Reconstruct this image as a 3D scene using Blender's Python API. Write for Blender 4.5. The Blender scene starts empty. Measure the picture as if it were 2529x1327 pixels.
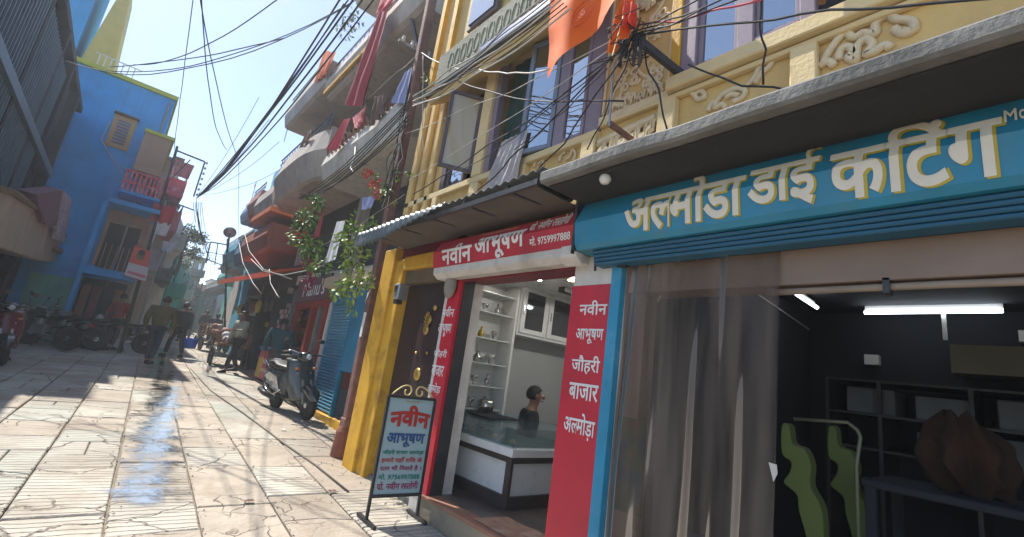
import bpy, bmesh, math, random
from mathutils import Vector, Matrix, noise
R=math.radians
random.seed(7)
sc=bpy.context.scene
col=sc.collection
# ------------------------------------------------------------------ camera
# world: +Y runs up the street, +X to the right-hand shops, Z up; eye at 1.42 m
CAMZ=1.42; FPX=1148.42; PW,PH=2529.0,1327.0
CR=Matrix(((0.745,-0.251,-0.618),(-0.652,-0.083,-0.753),(0.138,0.964,-0.226)))
def _orth():
    v1=Vector((270-PW/2,PH/2-790,-FPX)).normalized(); v2=Vector((2650-PW/2,PH/2-1130,-FPX)).normalized()
    v2=(v2-v1*v2.dot(v1)).normalized(); v3=v2.cross(v1)
    return Matrix((v2,v1,v3))
CR=_orth()
cam=bpy.data.cameras.new('camera'); camo=bpy.data.objects.new('camera',cam); col.objects.link(camo)
cam.sensor_fit='HORIZONTAL'; cam.sensor_width=36; cam.lens=36*FPX/PW; cam.clip_start=0.05; cam.clip_end=900
camo.matrix_world=Matrix.Translation((0,0,CAMZ))@CR.to_4x4()
sc.camera=camo
# ------------------------------------------------------------------ light
KX,KY=0.21,-0.72          # shadow of a 1 m post on level ground
sund=Vector((-KX,-KY,1)).normalized()
EL=math.asin(sund.z); AZ=math.atan2(sund.x,sund.y)
w=bpy.data.worlds.new('World'); sc.world=w; w.use_nodes=True
nt=w.node_tree; nt.nodes.clear()
sky=nt.nodes.new('ShaderNodeTexSky'); sky.sky_type='NISHITA'; sky.sun_disc=False
sky.sun_elevation=EL; sky.sun_rotation=AZ; sky.air_density=1.0; sky.dust_density=1.6; sky.ozone_density=1.0; sky.altitude=1600
bg=nt.nodes.new('ShaderNodeBackground'); bg.inputs[1].default_value=0.14
out=nt.nodes.new('ShaderNodeOutputWorld'); nt.links.new(sky.outputs[0],bg.inputs[0]); nt.links.new(bg.outputs[0],out.inputs[0])
sun=bpy.data.lights.new('sun','SUN'); sun.energy=4.3; sun.angle=R(0.53); sun.color=(1,0.95,0.87)
so=bpy.data.objects.new('sun',sun); col.objects.link(so); so.rotation_euler=sund.to_track_quat('Z','Y').to_euler()
sc.view_settings.view_transform='Standard'; sc.view_settings.look='None'; sc.view_settings.gamma=1; sc.view_settings.exposure=0.85
try: sc.view_settings.use_curve_mapping=False
except Exception: pass
sc.cycles.max_bounces=8; sc.cycles.diffuse_bounces=4; sc.cycles.transparent_max_bounces=12
# ------------------------------------------------------------------ places: from a sight line to a point on a real plane
SL=0.033                   # the lane climbs 3.3 %
def wr(px,py): return CR@Vector(((px-PW/2)/FPX,(PH/2-py)/FPX,-1))
C0=Vector((0,0,CAMZ))
def pX(px,py,X): r=wr(px,py); return C0+r*(X/r.x)
def pY(px,py,Y): r=wr(px,py); return C0+r*(Y/r.y)
def pG(px,py,dz=0): r=wr(px,py); return C0+r*((CAMZ-dz)/(SL*r.y-r.z))
def gz(y): return SL*y
# ------------------------------------------------------------------ materials
MATS={}
def lin(c):
    return tuple(((x/255)/12.92 if x/255<=.04045 else ((x/255+.055)/1.055)**2.4) for x in c)
def mat(name,rgb,rough=.7,var=.18,scale=3.0,bump=.15,bscale=30,metal=0,dirt=None,damt=.35,dscale=1.2,streak=0,spec=.5,objvar=0,coat=0,alpha=1,emis=0):
    """painted / plastered / metal surface: base colour with mottling, dirt patches, optional rain streaks, fine relief"""
    if name in MATS: return MATS[name]
    m=bpy.data.materials.new(name); m.use_nodes=True; MATS[name]=m
    n=m.node_tree.nodes; l=m.node_tree.links; b=n['Principled BSDF']
    b.inputs['Roughness'].default_value=rough; b.inputs['Metallic'].default_value=metal
    b.inputs['Specular IOR Level'].default_value=spec; b.inputs['Coat Weight'].default_value=coat
    tc=n.new('ShaderNodeTexCoord'); 
    def noi(s,d=4,ro=.6):
        t=n.new('ShaderNodeTexNoise'); t.inputs['Scale'].default_value=s; t.inputs['Detail'].default_value=d; t.inputs['Roughness'].default_value=ro
        l.new(tc.outputs['Object'],t.inputs['Vector']); return t
    def mixc(fac,a,bc,mode='MIX'):
        x=n.new('ShaderNodeMix'); x.data_type='RGBA'; x.blend_type=mode
        if hasattr(fac,'is_linked') or hasattr(fac,'links'): l.new(fac,x.inputs[0])
        else: x.inputs[0].default_value=fac
        for s,v in ((6,a),(7,bc)):
            if isinstance(v,tuple): x.inputs[s].default_value=(*v,1)
            else: l.new(v,x.inputs[s])
        return x.outputs[2]
    def ramp(s,a,bb):
        r=n.new('ShaderNodeMapRange'); r.inputs[1].default_value=a; r.inputs[2].default_value=bb; l.new(s,r.inputs[0]); return r.outputs[0]
    base=tuple(rgb)
    t1=noi(scale,6)
    c=mixc(ramp(t1.outputs[0],.3,.7),tuple(max(0,x*(1-var)) for x in base),tuple(min(1,x*(1+var)) for x in base))
    if objvar:
        oi=n.new('ShaderNodeObjectInfo'); hv=n.new('ShaderNodeHueSaturation'); 
        mr=n.new('ShaderNodeMapRange'); mr.inputs[3].default_value=1-objvar; mr.inputs[4].default_value=1+objvar; l.new(oi.outputs['Random'],mr.inputs[0])
        l.new(mr.outputs[0],hv.inputs['Value']); l.new(c,hv.inputs['Color']); c=hv.outputs[0]
    if dirt:
        t2=noi(dscale,8,.7); f=ramp(t2.outputs[0],.52,.7)
        mm=n.new('ShaderNodeMath'); mm.operation='MULTIPLY'; l.new(f,mm.inputs[0]); mm.inputs[1].default_value=damt
        c=mixc(mm.outputs[0],c,tuple(dirt))
    if streak:
        mp=n.new('ShaderNodeMapping'); mp.inputs['Scale'].default_value=(9,9,.5); l.new(tc.outputs['Object'],mp.inputs[0])
        t3=n.new('ShaderNodeTexNoise'); t3.inputs['Scale'].default_value=1; t3.inputs['Detail'].default_value=5; l.new(mp.outputs[0],t3.inputs['Vector'])
        mm=n.new('ShaderNodeMath'); mm.operation='MULTIPLY'; l.new(ramp(t3.outputs[0],.5,.75),mm.inputs[0]); mm.inputs[1].default_value=streak
        c=mixc(mm.outputs[0],c,tuple(dirt) if dirt else tuple(x*.4 for x in base))
    l.new(c,b.inputs['Base Color'])
    t4=noi(scale*4,3); mr=n.new('ShaderNodeMapRange'); mr.inputs[3].default_value=max(.03,rough-.12); mr.inputs[4].default_value=min(1,rough+.12); l.new(t4.outputs[0],mr.inputs[0]); l.new(mr.outputs[0],b.inputs['Roughness'])
    if bump:
        t5=noi(bscale,4); bp=n.new('ShaderNodeBump'); bp.inputs['Strength'].default_value=bump; bp.inputs['Distance'].default_value=.02
        l.new(t5.outputs[0],bp.inputs['Height']); l.new(bp.outputs[0],b.inputs['Normal'])
    if emis:
        b.inputs['Emission Color'].default_value=(*rgb,1); b.inputs['Emission Strength'].default_value=emis
    if alpha<1: b.inputs['Alpha'].default_value=alpha
    return m
DIRT=(.10,.08,.06)
def glassy(name,rgb,refl=.5,trans=.2,rough=.03):
    m=bpy.data.materials.new(name); m.use_nodes=True; MATS[name]=m
    n=m.node_tree.nodes; l=m.node_tree.links; n.clear()
    o=n.new('ShaderNodeOutputMaterial'); g=n.new('ShaderNodeBsdfGlossy'); g.inputs['Roughness'].default_value=rough; g.inputs['Color'].default_value=(.9,.95,1,1)
    d=n.new('ShaderNodeBsdfDiffuse'); d.inputs['Color'].default_value=(*rgb,1)
    t=n.new('ShaderNodeBsdfTransparent'); t.inputs['Color'].default_value=(.9,.95,.95,1)
    m1=n.new('ShaderNodeMixShader'); m1.inputs[0].default_value=trans; l.new(d.outputs[0],m1.inputs[1]); l.new(t.outputs[0],m1.inputs[2])
    m2=n.new('ShaderNodeMixShader')
    fr=n.new('ShaderNodeLayerWeight'); fr.inputs[0].default_value=.35
    mr=n.new('ShaderNodeMapRange'); mr.inputs[3].default_value=refl; mr.inputs[4].default_value=min(1,refl+.4); l.new(fr.outputs['Fresnel'],mr.inputs[0])
    l.new(mr.outputs[0],m2.inputs[0]); l.new(m1.outputs[0],m2.inputs[1]); l.new(g.outputs[0],m2.inputs[2])
    tc=n.new('ShaderNodeTexCoord'); nz=n.new('ShaderNodeTexNoise'); nz.inputs['Scale'].default_value=2.5; l.new(tc.outputs['Object'],nz.inputs[0])
    bp=n.new('ShaderNodeBump'); bp.inputs['Strength'].default_value=.08; bp.inputs['Distance'].default_value=.05; l.new(nz.outputs[0],bp.inputs['Height']); l.new(bp.outputs[0],g.inputs['Normal'])
    l.new(m2.outputs[0],o.inputs[0]); return m
M_window=glassy('window_glass',(.02,.03,.04),.45,.15)
M_clear=glassy('clear_glass',(.3,.4,.38),.06,.9)
def plastic_sheet():
    m=bpy.data.materials.new('clear_plastic_sheet'); m.use_nodes=True
    n=m.node_tree.nodes; l=m.node_tree.links; n.clear()
    o=n.new('ShaderNodeOutputMaterial'); g=n.new('ShaderNodeBsdfGlossy'); g.inputs['Roughness'].default_value=.42; g.inputs['Color'].default_value=(.5,.46,.43,1)
    t=n.new('ShaderNodeBsdfTransparent'); t.inputs['Color'].default_value=(.72,.68,.65,1)
    d=n.new('ShaderNodeBsdfDiffuse'); d.inputs['Color'].default_value=(.30,.24,.20,1)
    a=n.new('ShaderNodeMixShader'); l.new(t.outputs[0],a.inputs[1]); l.new(d.outputs[0],a.inputs[2])
    t0=n.new('ShaderNodeTexCoord'); m0=n.new('ShaderNodeMapping'); m0.inputs['Scale'].default_value=(9,9,.7); z0=n.new('ShaderNodeTexNoise'); z0.inputs['Scale'].default_value=1; z0.inputs['Detail'].default_value=3
    l.new(t0.outputs['Object'],m0.inputs[0]); l.new(m0.outputs[0],z0.inputs['Vector']); r0=n.new('ShaderNodeMapRange'); r0.inputs[1].default_value=.35; r0.inputs[2].default_value=.7; r0.inputs[3].default_value=.06; r0.inputs[4].default_value=.42; l.new(z0.outputs[0],r0.inputs[0]); l.new(r0.outputs[0],a.inputs[0])
    b=n.new('ShaderNodeMixShader'); lw=n.new('ShaderNodeLayerWeight'); lw.inputs[0].default_value=.25
    l.new(lw.outputs['Fresnel'],b.inputs[0]); l.new(a.outputs[0],b.inputs[1]); l.new(g.outputs[0],b.inputs[2]); l.new(b.outputs[0],o.inputs[0])
    tc=n.new('ShaderNodeTexCoord'); mp=n.new('ShaderNodeMapping'); mp.inputs['Scale'].default_value=(5,5,.6); nz=n.new('ShaderNodeTexNoise'); nz.inputs['Scale'].default_value=1; nz.inputs['Detail'].default_value=1
    l.new(tc.outputs['Object'],mp.inputs[0]); l.new(mp.outputs[0],nz.inputs['Vector']); bp=n.new('ShaderNodeBump'); bp.inputs['Strength'].default_value=.12; bp.inputs['Distance'].default_value=.03
    l.new(nz.outputs[0],bp.inputs['Height']); l.new(bp.outputs[0],g.inputs['Normal'])
    return m
M_sheet=plastic_sheet()
def emit(name,rgb,s):
    m=bpy.data.materials.new(name); m.use_nodes=True; n=m.node_tree.nodes; b=n['Principled BSDF']
    b.inputs['Base Color'].default_value=(*rgb,1); b.inputs['Emission Color'].default_value=(*rgb,1); b.inputs['Emission Strength'].default_value=s; return m
M_tube=emit('lit_tube',(.85,.93,1),5); M_spot=emit('lit_spot',(1,.95,.85),30); M_warm=emit('lit_warm_spot',(1,.75,.25),6)

M_yel=mat('yellow_plaster',(.68,.47,.18),.75,.10,2.2,.2,40,dirt=(.35,.27,.15),damt=.35,streak=.25)
M_cream=mat('pale_yellow_plaster',(.76,.59,.31),.75,.08,2.5,.25,45,dirt=(.45,.35,.2),damt=.4)
M_relief=mat('pale_carved_plaster',(.76,.62,.40),.8,.12,6,.4,50,dirt=(.5,.36,.2),damt=.5,dscale=4)
M_ochre=mat('ochre_paint',(.66,.36,.025),.65,.14,3,.3,30,dirt=(.24,.11,.03),damt=.65,dscale=4,streak=.10)
M_conc=mat('old_grey_concrete',(.20,.195,.18),.9,.25,4,.5,25,dirt=(.05,.05,.045),damt=.6,streak=.3)
M_concd=mat('shade_dark_concrete',(.05,.048,.045),.9,.25,3,.3,25,dirt=(.03,.03,.03),damt=.6)  # concrete darkened in its colour for the shade below the slab
M_blue=mat('teal_blue_paint',(.02,.23,.38),.42,.14,3,.10,14,dirt=(.10,.20,.24),damt=.45,dscale=2.2,streak=.30)
M_bluel=mat('blue_shutter_paint',(.035,.22,.37),.45,.12,3,.08,20,dirt=(.05,.08,.1),damt=.4,streak=.3)
M_red=mat('crimson_paint',(.56,.018,.04),.4,.10,3,.05,20,dirt=(.2,.02,.03),damt=.3,streak=.15)
M_redd=mat('dark_maroon_paint',(.18,.015,.025),.5,.15,3,.08,20,dirt=(.06,.01,.01),damt=.4)
M_redsign=mat('red_sign_paint',(.50,.03,.05),.45,.10,3,.05,20,dirt=(.2,.02,.03),damt=.3,streak=.2)
M_white=mat('dirty_white_plaster',(.62,.58,.54),.7,.12,4,.2,30,dirt=(.25,.2,.16),damt=.5,streak=.2)
M_letter=mat('cream_lettering_paint',(.78,.72,.60),.5,.08,8,.03,30)
M_letterw=mat('white_lettering_paint',(.80,.76,.74),.5,.08,8,.03,30)
M_lettery=mat('ochre_lettering_edge',(.50,.38,.04),.5,.08,8,.03,30)
M_laminate=mat('white_laminate',(.72,.72,.70),.3,.04,2,.02,20)
M_grey=mat('grey_metal',(.35,.36,.37),.4,.15,6,.1,30,metal=.6,dirt=(.15,.1,.06),damt=.4)
M_dark=mat('dark_metal',(.05,.05,.055),.45,.2,6,.1,30,metal=.4,dirt=(.1,.06,.03),damt=.3)
M_black=mat('black_rubber',(.015,.015,.016),.7,.2,8,.2,40)
M_rust=mat('rusty_brown_steel',(.20,.10,.085),.75,.3,5,.4,30,dirt=(.30,.18,.10),damt=.6,dscale=2.5)
M_chrome=mat('chrome',(.7,.7,.7),.15,.05,5,.0,30,metal=1)
M_purple=mat('mauve_window_paint',(.25,.20,.25),.5,.12,4,.1,30,dirt=(.1,.07,.08),damt=.4,streak=.2)
M_dframe=mat('dark_brown_window_paint',(.10,.075,.085),.5,.15,4,.1,30,dirt=(.2,.17,.15),damt=.3)
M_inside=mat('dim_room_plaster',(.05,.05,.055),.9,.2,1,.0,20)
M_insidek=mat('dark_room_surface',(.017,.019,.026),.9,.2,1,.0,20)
M_wood=mat('brown_wood',(.22,.10,.04),.6,.25,4,.2,20,dirt=(.08,.04,.02),damt=.4,streak=.3)
M_tin=mat('weathered_tin',(.07,.075,.078),.8,.25,5,.15,25,metal=0,dirt=(.12,.09,.06),damt=.5)
M_brass=mat('brass',(.55,.36,.10),.35,.2,8,.1,30,metal=.8)
M_gold=mat('gold_paint',(.75,.60,.25),.4,.15,8,.1,30,metal=.2)
M_cable=mat('black_cable',(.02,.02,.024),.6,.1,5,0)
M_cablew=mat('pale_cable',(.50,.48,.44),.6,.1,5,0)
M_skin=mat('skin',(.24,.12,.07),.55,.08,10,.05,60)
M_hair=mat('black_hair',(.012,.01,.009),.6,.3,20,.4,90)
# ------------------------------------------------------------------ mesh builder
OFF={}
class M:
    def __init__(s): s.v=[]; s.f=[]; s.mi=[]; s.cur=0; s.mats=[]
    def use(s,m):
        if m not in s.mats: s.mats.append(m)
        s.cur=s.mats.index(m); return s
    def add(s,vs,fs):
        o=len(s.v); s.v+= [tuple(v) for v in vs]
        for f in fs: s.f.append(tuple(o+i for i in f)); s.mi.append(s.cur)
        return s
    def box(s,x0,x1,y0,y1,z0,z1):
        if x0>x1:x0,x1=x1,x0
        if y0>y1:y0,y1=y1,y0
        if z0>z1:z0,z1=z1,z0
        return s.add([(x0,y0,z0),(x1,y0,z0),(x1,y1,z0),(x0,y1,z0),(x0,y0,z1),(x1,y0,z1),(x1,y1,z1),(x0,y1,z1)],
            [(0,3,2,1),(4,5,6,7),(0,1,5,4),(1,2,6,5),(2,3,7,6),(3,0,4,7)])
    def bar(s,a,b,w,h=None,up=(0,0,1)):
        a=Vector(a);b=Vector(b);h=h or w; d=(b-a).normalized(); u=Vector(up)
        if abs(d.dot(u))>.98: u=Vector((0,1,0))
        x=d.cross(u).normalized(); y=x.cross(d).normalized()
        vs=[p+x*i*w/2+y*j*h/2 for p in (a,b) for i,j in ((-1,-1),(1,-1),(1,1),(-1,1))]
        return s.add(vs,[(0,3,2,1),(4,5,6,7),(0,1,5,4),(1,2,6,5),(2,3,7,6),(3,0,4,7)])
    def prism(s,pts,ext):
        """polygon (list of 3D points) extruded along ext"""
        n=len(pts); e=Vector(ext); a=[Vector(p) for p in pts]
        nrm=Vector((0,0,0))
        for i in range(n): nrm+=a[i].cross(a[(i+1)%n])
        if nrm.dot(e)>0: a=a[::-1]
        vs=a+[p+e for p in a]
        return s.add(vs,[tuple(range(n)),tuple(range(2*n-1,n-1,-1))]+[((i+1)%n,i,n+i,n+(i+1)%n) for i in range(n)])
    def tube(s,path,r,sides=6,cap=True):
        path=[Vector(p) for p in path]; n=len(path); rr=r if isinstance(r,(list,tuple)) else [r]*n
        rings=[]; prev=None
        for i,p in enumerate(path):
            d=(path[min(i+1,n-1)]-path[max(i-1,0)])
            d=d.normalized() if d.length>1e-9 else Vector((0,0,1))
            if prev is None:
                u=Vector((0,0,1)) if abs(d.z)<.9 else Vector((1,0,0)); x=d.cross(u).normalized()
            else:
                x=(prev-d*prev.dot(d)); x=x.normalized() if x.length>1e-6 else d.orthogonal().normalized()
            prev=x; y=d.cross(x)
            rings.append([p+x*math.cos(2*math.pi*k/sides)*rr[i]+y*math.sin(2*math.pi*k/sides)*rr[i] for k in range(sides)])
        vs=[q for g in rings for q in g]; fs=[]
        for i in range(n-1):
            for k in range(sides): fs.append((i*sides+k,i*sides+(k+1)%sides,(i+1)*sides+(k+1)%sides,(i+1)*sides+k))
        if cap: fs+=[tuple(range(sides-1,-1,-1)),tuple((n-1)*sides+k for k in range(sides))]
        return s.add(vs,fs)
    def lathe(s,c,prof,sides=16,axis='z'):
        c=Vector(c); vs=[];fs=[]
        for r,h in prof:
            for k in range(sides):
                a=2*math.pi*k/sides; x,y=r*math.cos(a),r*math.sin(a)
                vs.append(c+(Vector((x,y,h)) if axis=='z' else Vector((h,x,y)) if axis=='x' else Vector((y,h,x))))
        for i in range(len(prof)-1):
            for k in range(sides): fs.append((i*sides+k,i*sides+(k+1)%sides,(i+1)*sides+(k+1)%sides,(i+1)*sides+k))
        fs+=[tuple(range(sides-1,-1,-1)),tuple((len(prof)-1)*sides+k for k in range(sides))]
        return s.add(vs,fs)
    def ball(s,c,r,seg=10,rings=7):
        if not isinstance(r,(tuple,list)): r=(r,r,r)
        pr=[(max(.001,math.sin(math.pi*i/rings)),-math.cos(math.pi*i/rings)) for i in range(rings+1)]
        c=Vector(c); vs=[];fs=[]
        for a,h in pr:
            for k in range(seg):
                t=2*math.pi*k/seg; vs.append(c+Vector((r[0]*a*math.cos(t),r[1]*a*math.sin(t),r[2]*h)))
        for i in range(rings):
            for k in range(seg): fs.append((i*seg+k,i*seg+(k+1)%seg,(i+1)*seg+(k+1)%seg,(i+1)*seg+k))
        return s.add(vs,fs)
    def grid(s,fn,nu,nv):
        vs=[fn(i/nu,j/nv) for j in range(nv+1) for i in range(nu+1)]
        fs=[(j*(nu+1)+i,j*(nu+1)+i+1,(j+1)*(nu+1)+i+1,(j+1)*(nu+1)+i) for j in range(nv) for i in range(nu)]
        return s.add(vs,fs)
    def obj(s,name,m=None,parent=None,smooth=False,bevel=0,label=None):
        if parent is not None: off=OFF[parent.name]
        else:
            xs=[v[0] for v in s.v]; ys=[v[1] for v in s.v]; zs=[v[2] for v in s.v]
            off=Vector(((min(xs)+max(xs))/2,(min(ys)+max(ys))/2,min(zs)))
        me=bpy.data.meshes.new(name); me.from_pydata([tuple(Vector(v)-off) for v in s.v],[],s.f)
        ms=s.mats if s.mats else [m]
        for x in ms: me.materials.append(x)
        if s.mats: me.polygons.foreach_set('material_index',s.mi)
        if smooth: me.polygons.foreach_set('use_smooth',[True]*len(me.polygons))
        me.update()
        if bevel:
            bm=bmesh.new(); bm.from_mesh(me)
            try: bmesh.ops.bevel(bm,geom=bm.edges[:],offset=bevel,segments=1,affect='EDGES',clamp_overlap=True)
            except Exception: pass
            bm.to_mesh(me); bm.free()
        o=bpy.data.objects.new(name,me); col.objects.link(o)
        if parent is not None: o.parent=parent
        else: o.location=off
        OFF[o.name]=off
        if label: o['label']=label
        return o
def thing(name,label,cat,loc=(0,0,0),group=None):
    o=bpy.data.objects.new(name,None); o.empty_display_size=.2; col.objects.link(o); o.location=loc; OFF[o.name]=Vector(loc)
    o['label']=label; o['category']=cat
    if group: o['group']=group
    return o
def tag(o,label,cat,group=None,kind=None):
    o['label']=label; o['category']=cat
    if group: o['group']=group
    if kind: o['kind']=kind
    return o
def struct(o): o['kind']='structure'; return o
def stuff(o,label=None):
    o['kind']='stuff'
    if label: o['label']=label; 
    return o
def copy_tree(o,parent=None,mats=None):
    c=o.copy(); col.objects.link(c); OFF[c.name]=OFF[o.name]
    if mats and c.type=='MESH' and any(m in mats for m in c.data.materials):
        c.data=c.data.copy()
        for i,m in enumerate(c.data.materials):
            if m in mats: c.data.materials[i]=mats[m]
    if parent: c.parent=parent
    for ch in list(o.children): copy_tree(ch,c,mats)
    return c
def place(o,loc,rz=0,rx=0,ry=0,s=1):
    o.location=loc; o.rotation_euler=(rx,ry,rz); o.scale=(s,s,s); return o
# ------------------------------------------------------------------ painted lettering
def glyphs(text,bold=.02,res=3):
    """'|' splits runs, a run ending in '~' is a half letter, in '^' carries a subjoined ra"""
    vs=[];fs=[];x=0
    for run in text.split('|'):
        half=run.endswith('~'); ra='^' in run; t=run.rstrip('~').replace('^','')
        c=bpy.data.curves.new('t','FONT'); c.body=t; c.bevel_depth=max(bold,.004)*.62; c.bevel_resolution=0; c.resolution_u=res
        o=bpy.data.objects.new('t',c); col.objects.link(o); bpy.context.view_layer.update()
        me=bpy.data.meshes.new_from_object(o.evaluated_get(bpy.context.evaluated_depsgraph_get()))
        if len(me.vertices)==0:
            x+=.3; bpy.data.objects.remove(o); bpy.data.curves.remove(c); continue
        mx=max(v.co.x for v in me.vertices); mn=min(v.co.x for v in me.vertices)
        bm=bmesh.new(); bm.from_mesh(me)
        adv=mx-bold*1.2
        if half:
            cut=mx-.15-bold
            bmesh.ops.bisect_plane(bm,geom=bm.verts[:]+bm.edges[:]+bm.faces[:],plane_co=(cut,0,0),plane_no=(1,0,0),clear_outer=True)
            adv=cut
        bm.verts.index_update(); b=len(vs)
        vs+=[(v.co.x+x,v.co.y,v.co.z/(max(bold,.004)*.62)) for v in bm.verts]; fs+=[tuple(b+v.index for v in f.verts) for f in bm.faces]
        if ra:
            b=len(vs); q=[(mx-.12,.20),(mx-.06,.26),(mx-.30,.02),(mx-.36,.08)]
            vs+=[(a+x,h,1) for a,h in (q[1],q[0],q[3],q[2])]; fs.append((b,b+1,b+2,b+3))
        x+=adv; bm.free(); bpy.data.objects.remove(o); bpy.data.curves.remove(c); bpy.data.meshes.remove(me)
    return vs,fs
def letter(mb,text,fn,bold=.02,cuts=(),sub=False,skew=0):
    """lay text on a surface: fn(u,v) with u,v in 0..1 over the text's own box"""
    vs,fs=glyphs(text,bold)
    x0=min(v[0] for v in vs);x1=max(v[0] for v in vs);y0=min(v[1] for v in vs);y1=max(v[1] for v in vs)
    me=bpy.data.meshes.new('t'); me.from_pydata([((a-x0)/(x1-x0),(b-y0)/(y1-y0),z) for a,b,z in vs],[],fs)
    bm=bmesh.new(); bm.from_mesh(me); bpy.data.meshes.remove(me)
    for c in cuts: bmesh.ops.bisect_plane(bm,geom=bm.verts[:]+bm.edges[:]+bm.faces[:],plane_co=(0,c,0),plane_no=(0,1,0))
    bm.verts.index_update()
    out=[]
    for v in bm.verts:
        p=Vector(fn(v.co.x,v.co.y)); n=(Vector(fn(v.co.x+.01,v.co.y))-p).cross(Vector(fn(v.co.x,v.co.y+.01))-p).normalized()
        out.append(p+n*(.0015+.0013*v.co.z))
    mb.add(out,[tuple(v.index for v in f.verts) for f in bm.faces]); bm.free()
def quadfn(tl,tr,br,bl):
    tl,tr,br,bl=map(Vector,(tl,tr,br,bl))
    return lambda u,v: (bl*(1-u)+br*u)*(1-v)+(tl*(1-u)+tr*u)*v
# ------------------------------------------------------------------ cloth, leaves, wires
def cloth(name,tl,tr,br,bl,m,folds=4,amp=.04,nrm=(-1,0,0),sag=0,label=None,cat='cloth',group=None,nu=24,nv=14,ragged=0,parent=None,seed=0):
    tl,tr,br,bl=map(Vector,(tl,tr,br,bl)); nv_=Vector(nrm).normalized()
    def fn(u,v):
        p=(tl*(1-u)+tr*u)*(1-v)+(bl*(1-u)+br*u)*v
        a=amp*(.25+.75*v)
        p=p+nv_*(a*math.sin(u*folds*6.283+seed+1.5*v)+a*.7*noise.noise(Vector((u*3,v*3,seed*7.7))))
        p.z-=sag*4*u*(1-u)*(1-v); 
        if ragged: p.z+=ragged*v*v*noise.noise(Vector((u*9,seed,0)))
        return p
    b=M().grid(fn,nu,nv); o=b.obj(name,m,parent,smooth=True)
    if label: tag(o,label,cat,group)
    return o
def catenary(a,b,sag,n=14,wob=0,seed=0):
    a=Vector(a);b=Vector(b); pts=[]
    for i in range(n+1):
        t=i/n; p=a.lerp(b,t); p.z-=sag*4*t*(1-t)
        if wob: p+=Vector((noise.noise(Vector((t*4,seed,1))),noise.noise(Vector((t*4,seed,5))),noise.noise(Vector((t*5,seed,9)))))*wob*math.sin(math.pi*t)
        pts.append(p)
    return pts
NW=0
def wire(a,b,sag=.2,r=.008,m=None,label='black overhead cable strung along the lane',cat='cable',group='overhead cables',wob=.03,n=14,name='overhead_cable'):
    global NW; NW+=1
    o=M().tube(catenary(a,b,sag,n,wob,NW*1.7),r,5).obj(name,m or M_cable,smooth=True)
    return tag(o,label,cat,group)
def leaf(mb,p,d,up,L,W):
    d=d.normalized(); s=d.cross(up); s=s.normalized() if s.length>1e-4 else Vector((1,0,0)); n=s.cross(d)
    a=p; b=p+d*L*.45+s*W/2+n*L*.05; c=p+d*L-n*L*.12; e=p+d*L*.45-s*W/2+n*L*.05; k=p+d*L*.5-n*L*.02
    mb.add([a,b,c,e,k],[(0,1,4),(1,2,4),(2,3,4),(3,0,4)])
def rv(): 
    while True:
        v=Vector((random.uniform(-1,1),random.uniform(-1,1),random.uniform(-1,1)))
        if .05<v.length<1: return v
M_leaf=mat('green_leaf',(.12,.24,.04),.5,.3,6,.05,30,objvar=.2)
M_leafl=mat('yellow_green_leaf',(.30,.38,.06),.5,.3,6,.05,30)
M_leafd=mat('dark_green_leaf',(.03,.07,.02),.5,.3,6,.05,30)
M_flower=mat('red_flower',(.65,.05,.03),.5,.3,6,.05,30)
M_mag=mat('magenta_flower',(.35,.02,.06),.5,.3,6,.05,30)
M_stem=mat('brown_stem',(.10,.06,.03),.8,.2,6,.2,30)
def plant(name,label,root,blobs,flowers=(),leafL=.07,dens=1.0,mats=None,cat='plant',mleaf=None):
    """stems from root to every blob; leaves spread through the blob"""
    t=thing(name,label,cat,root); st=M(); rt=Vector(root)
    lf=M()
    for (c,r,n) in blobs:
        c=Vector(c); mid=(rt+c)/2+Vector((0,0,.1))+rv()*.05
        st.tube([rt+rv()*.02,mid,c],[.012,.009,.004],5)
        for k in range(6): st.tube([mid.lerp(c,.6),c+rv()*r*.9],[.005,.002],4)
        for k in range(int(n*dens)):
            v=rv(); v.z*=.9; p=c+Vector((v.x*r,v.y*r,v.z*r)); 
            q=noise.noise(p*6)
            if q<-.12: continue
            lf.use([M_leaf,M_leafl,M_leafd][0 if q<.1 else random.choice((0,1,2,1))]) if mleaf is None else lf.use(random.choice(mleaf))
            leaf(lf,p,(rv()+Vector((0,0,-.3))+v*.6),rv(),leafL*random.uniform(.6,1.3),leafL*.5)
    st.obj('stem',M_stem,t); stuff(lf.obj('foliage',None,t))
    if flowers:
        for fm in {f[3] for f in flowers}:
            fl=M()
            for (c,r,n,m_) in flowers:
                if m_ is not fm: continue
                c=Vector(c)
                for k in range(n):
                    v=rv(); p=c+v*r
                    for j in range(3): leaf(fl,p,rv(),rv(),leafL*.6,leafL*.45)
            stuff(fl.obj('flower_cluster',fm,t))
    return t
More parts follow.
